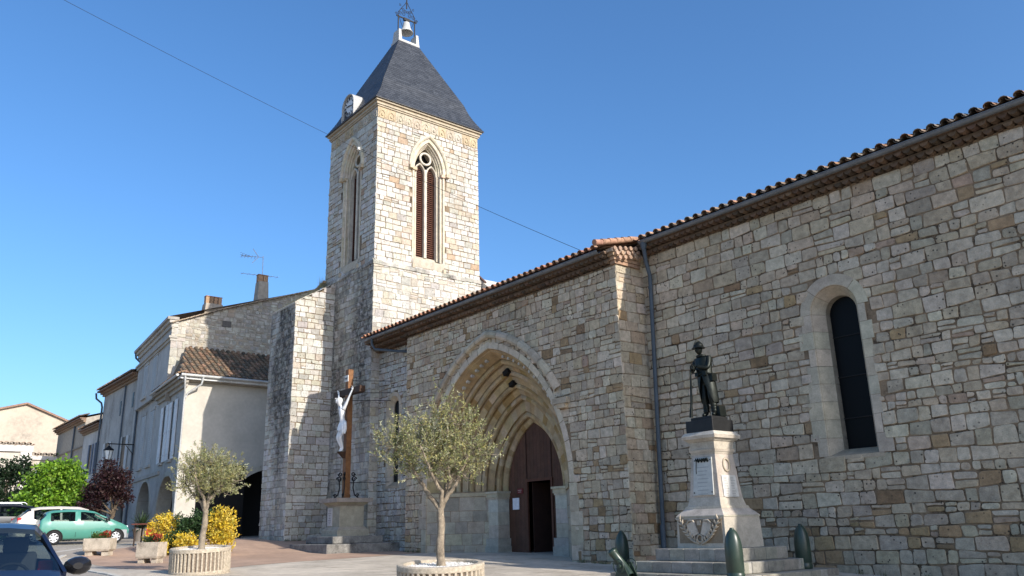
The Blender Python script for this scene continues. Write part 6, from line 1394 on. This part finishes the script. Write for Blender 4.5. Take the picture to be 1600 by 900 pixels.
    # pillars
    for (xa, za_k, xb, zb_k, wdt) in extra.get('pillars', []):
        for sg in (1, -1):
            i0 = min(range(len(xs)), key=lambda i: abs(xs[i]-xa)); i1 = min(range(len(xs)), key=lambda i: abs(xs[i]-xb)); pb_ = MB()
            a = pos(i0, za_k, sg)+Vector((0, sg*.006, .0)); b = pos(i1, zb_k, sg)+Vector((0, sg*.006, 0)); m_ = MB(); m_.bar(a, b, wdt, .035, (0, sg, 0)); m_.build('window_pillar', M, t)
    # wheels
    for wx in wheels:
        for sg in (1, -1):
            hwx = np.interp(wx, ks, [s[4] for s in st]); ar = MB(); c = root+Vector((wx, sg*(hwx*1.0+.004), wheel_r))
            pl = [(math.cos(q)*(wheel_r+.055), math.sin(q)*(wheel_r+.055)) for q in np.linspace(-.35, math.pi+.35, 22)]
            ar.prism(pl, c, (1, 0, 0), (0, 0, 1), (0, sg, 0), -.06, .004); ar.build('wheel_arch', M_dark, t)
            wh = MB(); cy = root+Vector((wx, sg*(hwx-.10), wheel_r))
            def ring(rad, off): return [cy+Vector((rad*math.cos(q), sg*off, rad*math.sin(q))) for q in np.linspace(0, 6.283185, 29)[:-1]]
            wh.loft([ring(wheel_r*.6, -.05), ring(wheel_r*.95, -.05), ring(wheel_r, -.02), ring(wheel_r, .09), ring(wheel_r*.95, .118), ring(wheel_r*.70, .122), ring(wheel_r*.66, .10)], (.5,)*3, smooth=True); w_o = wh.build('wheel', M_rubber, t)
            rm = MB(); rm.loft([ring(wheel_r*.665, .10), ring(wheel_r*.60, .115), ring(wheel_r*.55, .09)], smooth=True); 
            rm.add(ring(wheel_r*.56, .07), [tuple(range(28))], (.05,)*3)
            for s in range(7):
                q = s*6.283/7; d = Vector((math.cos(q), 0, math.sin(q))); rm.obox(cy+d*wheel_r*.32+Vector((0, sg*.10, 0)), d, Vector((-d.z, 0, d.x)), (0, 1, 0), wheel_r*.27, wheel_r*.11, .012)
            rm.loft([ring(wheel_r*.16, .10), ring(wheel_r*.13, .13), ring(.001, .132)]); rm.build('rim', M_chrome, w_o)
    for (nm, lx, ly, lz, sx, sy, sz, c) in (lights or []):
        for sg in (1, -1): lb = MB(); lb.obox(root+Vector((lx, sg*ly, lz)), (1, 0, 0), (0, 1, 0), (0, 0, 1), sx, sy, sz, c); lb.build(nm, M_attr, t, bevel=.02)
    if rails:
        for sg in (1, -1):
            rb = MB(); zz = roofz; rb.tube([root+Vector((rails[0], sg*.52, zz-.02)), root+Vector((rails[0]+.1, sg*.52, zz+.06)), root+Vector((rails[1]-.1, sg*.52, zz+.06)), root+Vector((rails[1], sg*.52, zz-.02))], .022, 6); rb.build('roof_rail', M_chrome, t)
    mx_ = extra['mirror']
    for sg in (1, -1):
        k = mx_[3] if len(mx_) > 3 else 1; hwx = np.interp(mx_[0], ks, [s[4] for s in st]); mb = MB(); c = root+Vector((mx_[0], sg*(hwx+.06+.03*k), mx_[1])); rr = 10
        mb.loft([[c+Vector((dx_, sg*.11*k*math.cos(q)*sc, .085*k*math.sin(q)*sc*(.9+.1*math.cos(q)))) for q in np.linspace(0, 6.283185, 15)[:-1]] for dx_, sc in ((-.05, .92), (-.03, 1.0), (.02, 1.0), (.07, .8), (.11, .35))], smooth=True); mb.bar(c+Vector((0, -sg*.08*k, -.05)), c+Vector((0, -sg*.18*k, -.09)), .05, .04); mb.build('wing_mirror', M_mirrorcap if mx_[2] else M, t)
    for (a, b, z_a, z_b) in extra.get('seams', []):
        for sg in (1, -1):
            hwx = np.interp(a, ks, [s[4] for s in st]); sm_ = MB(); m1 = root+Vector((a, sg*(hwx+.0015), z_a)); m2 = root+Vector((b, sg*(hwx*.97+.004), z_b)); sm_.bar(m1, m2, .012, .006, (0, sg, 0)); sm_.build('door_seam', M_dark, t)
    if plastic:
        for xe, sgn in ((st[-1][0], 1), (st[0][0], -1)):
            bb = MB(); hwb = hw_*.94; bb.loft([[root+Vector((xe+sgn*dx_, yy, zz)) for dx_, yy in ((-.42, hwb+.03), (-.10, hwb-.02), (.02, hwb*.7), (.045, 0), (.02, -hwb*.7), (-.10, -hwb+.02), (-.42, -hwb-.03), (-.40, -hwb+.03), (-.05, -hwb*.7), (-.03, 0), (-.05, hwb*.7), (-.40, hwb-.03))] for zz in (.22, .30, .50, .55)], (.30, .31, .31)); bb.build('bumper', M_attrmatte, t, bevel=.01)
    return t
M_mirrorcap = mat('black_gloss_plastic', base=(.012, .012, .014), rough=.25, namp=.05, coat=.5)
GS = 'parked cars in the square'
tw_st = [(-1.70, .40, .80, .84, .70, .66), (-1.66, .28, .88, .98, .77, .66), (-1.42, .22, .92, 1.30, .80, .60), (-1.22, .20, .93, 1.36, .81, .60), (-.70, .19, .92, 1.40, .815, .60), (-.05, .19, .91, 1.39, .815, .595), (.34, .19, .90, 1.32, .815, .58), (1.12, .20, .89, .93, .80, .62), (1.42, .22, .78, .81, .77, .60), (1.62, .26, .68, .705, .72, .56), (1.72, .36, .58, .60, .64, .50)]
car('teal green small hatchback parked in the sun', -37.5, 7.92, math.pi/2-.04, tw_st, .81, (.065, .235, .18), [('rear_side', (5,), -1.32, -.42), ('front_side', (5,), -.28, .92), ('windscreen', (6, 7, 8), .46, 1.06), ('rear_window', (6, 7, 8), -1.64, -1.46)], (-1.14, 1.20), .275, GS,
    extra=dict(seats=(-.05, -.95), dash=.55, mirror=(.78, .98, True, .85), pillars=[(-.35, 5, -.35, 6, .09), (.44, 6, 1.04, 5, .05)], seams=[(-.36, -.36, .30, .90), (.86, .80, .30, .88)]), lights=[('tail_light', -1.66, .62, .74, .05, .07, .10, (.40, .02, .02)), ('headlight', 1.60, .52, .64, .08, .11, .075, (.62, .64, .66))], plastic=1, scl=.95)
bg_st = [(-2.05, .40, .82, .86, .72, .66), (-1.98, .30, .96, 1.04, .84, .72), (-1.62, .24, .98, 1.40, .87, .64), (-1.2, .22, .97, 1.50, .88, .62), (-.4, .20, .95, 1.53, .88, .62), (.35, .20, .94, 1.50, .88, .60), (.70, .20, .93, 1.40, .88, .60), (1.35, .22, .93, .97, .87, .70), (1.75, .25, .80, .83, .82, .66), (1.98, .38, .62, .65, .72, .55)]
car('pale beige hatchback with a red tail light behind the teal car', -40.6, 7.95, math.pi/2, bg_st, .88, (.52, .47, .40), [('rear_side', (5,), -1.45, -.45), ('front_side', (5,), -.35, 1.1), ('windscreen', (6, 7, 8), .72, 1.33), ('rear_window', (6, 7, 8), -1.95, -1.55)], (-1.30, 1.28), .31, GS,
    extra=dict(seats=(.0, -.9), dash=.8, mirror=(1.0, 1.05, False, 1), pillars=[(-.40, 5, -.40, 6, .08), (.72, 6, 1.3, 5, .05)], seams=[(-.4, -.4, .3, .92)]), lights=[('tail_light', -1.93, .72, .92, .07, .09, .15, (.45, .02, .03)), ('headlight', 1.85, .6, .74, .08, .12, .08, (.6, .6, .62))])
bk_st = [(-2.3, .40, .85, .88, .74, .70), (-2.24, .30, 1.0, 1.10, .86, .74), (-1.95, .26, 1.02, 1.45, .89, .66), (-1.4, .22, 1.0, 1.54, .90, .64), (.2, .22, .98, 1.54, .90, .63), (.75, .22, .97, 1.44, .90, .62), (1.45, .24, .96, 1.0, .88, .72), (2.0, .28, .84, .87, .84, .7), (2.25, .40, .64, .67, .74, .6)]
car('black estate car with roof rails at the left edge', -44.0, 6.3, math.pi/2, bk_st, .90, (.012, .013, .016), [('rear_side', (5,), -1.85, -.5), ('front_side', (5,), -.4, 1.2), ('windscreen', (6, 7, 8), .78, 1.42), ('rear_window', (6, 7, 8), -2.2, -1.9)], (-1.45, 1.45), .33, GS, dz=.16,
    extra=dict(seats=(.0, -1.0), dash=.85, mirror=(1.05, 1.08, False, 1), pillars=[(-.45, 5, -.45, 6, .08), (.78, 6, 1.4, 5, .05)]), lights=[('tail_light', -2.2, .76, .95, .06, .08, .18, (.35, .02, .03)), ('headlight', 2.1, .65, .76, .08, .12, .08, (.6, .6, .62))], rails=(-1.7, .5))
bl_st = [(-1.95, .40, .84, .88, .72, .66), (-1.88, .28, .98, 1.06, .82, .70), (-1.55, .24, .99, 1.38, .85, .62), (-1.1, .20, .98, 1.46, .86, .60), (-.2, .20, .97, 1.485, .86, .60), (.30, .20, .96, 1.47, .86, .59), (.55, .20, .95, 1.42, .86, .585), (1.20, .22, .95, 1.0, .85, .70), (1.65, .26, .84, .87, .81, .66), (1.92, .40, .62, .65, .72, .55)]
car('dark navy blue hatchback facing us at the bottom left corner', -11.2, 1.35, -.16, bl_st, .86, (.006, .011, .030), [('rear_side', (5,), -1.4, -.42), ('front_side', (5,), -.32, .98), ('windscreen', (6, 7, 8), .58, 1.18), ('rear_window', (6, 7, 8), -1.85, -1.5)], (-1.22, 1.22), .30, GS,
    extra=dict(seats=(.0, -.85), dash=.72, mirror=(.86, 1.02, True, 1.25), pillars=[(-.37, 5, -.37, 6, .07), (.58, 6, 1.16, 5, .06)]), lights=[('tail_light', -1.86, .7, .9, .06, .09, .13, (.4, .02, .03)), ('headlight', 1.78, .58, .74, .08, .13, .08, (.6, .6, .62))], dz=-.14)
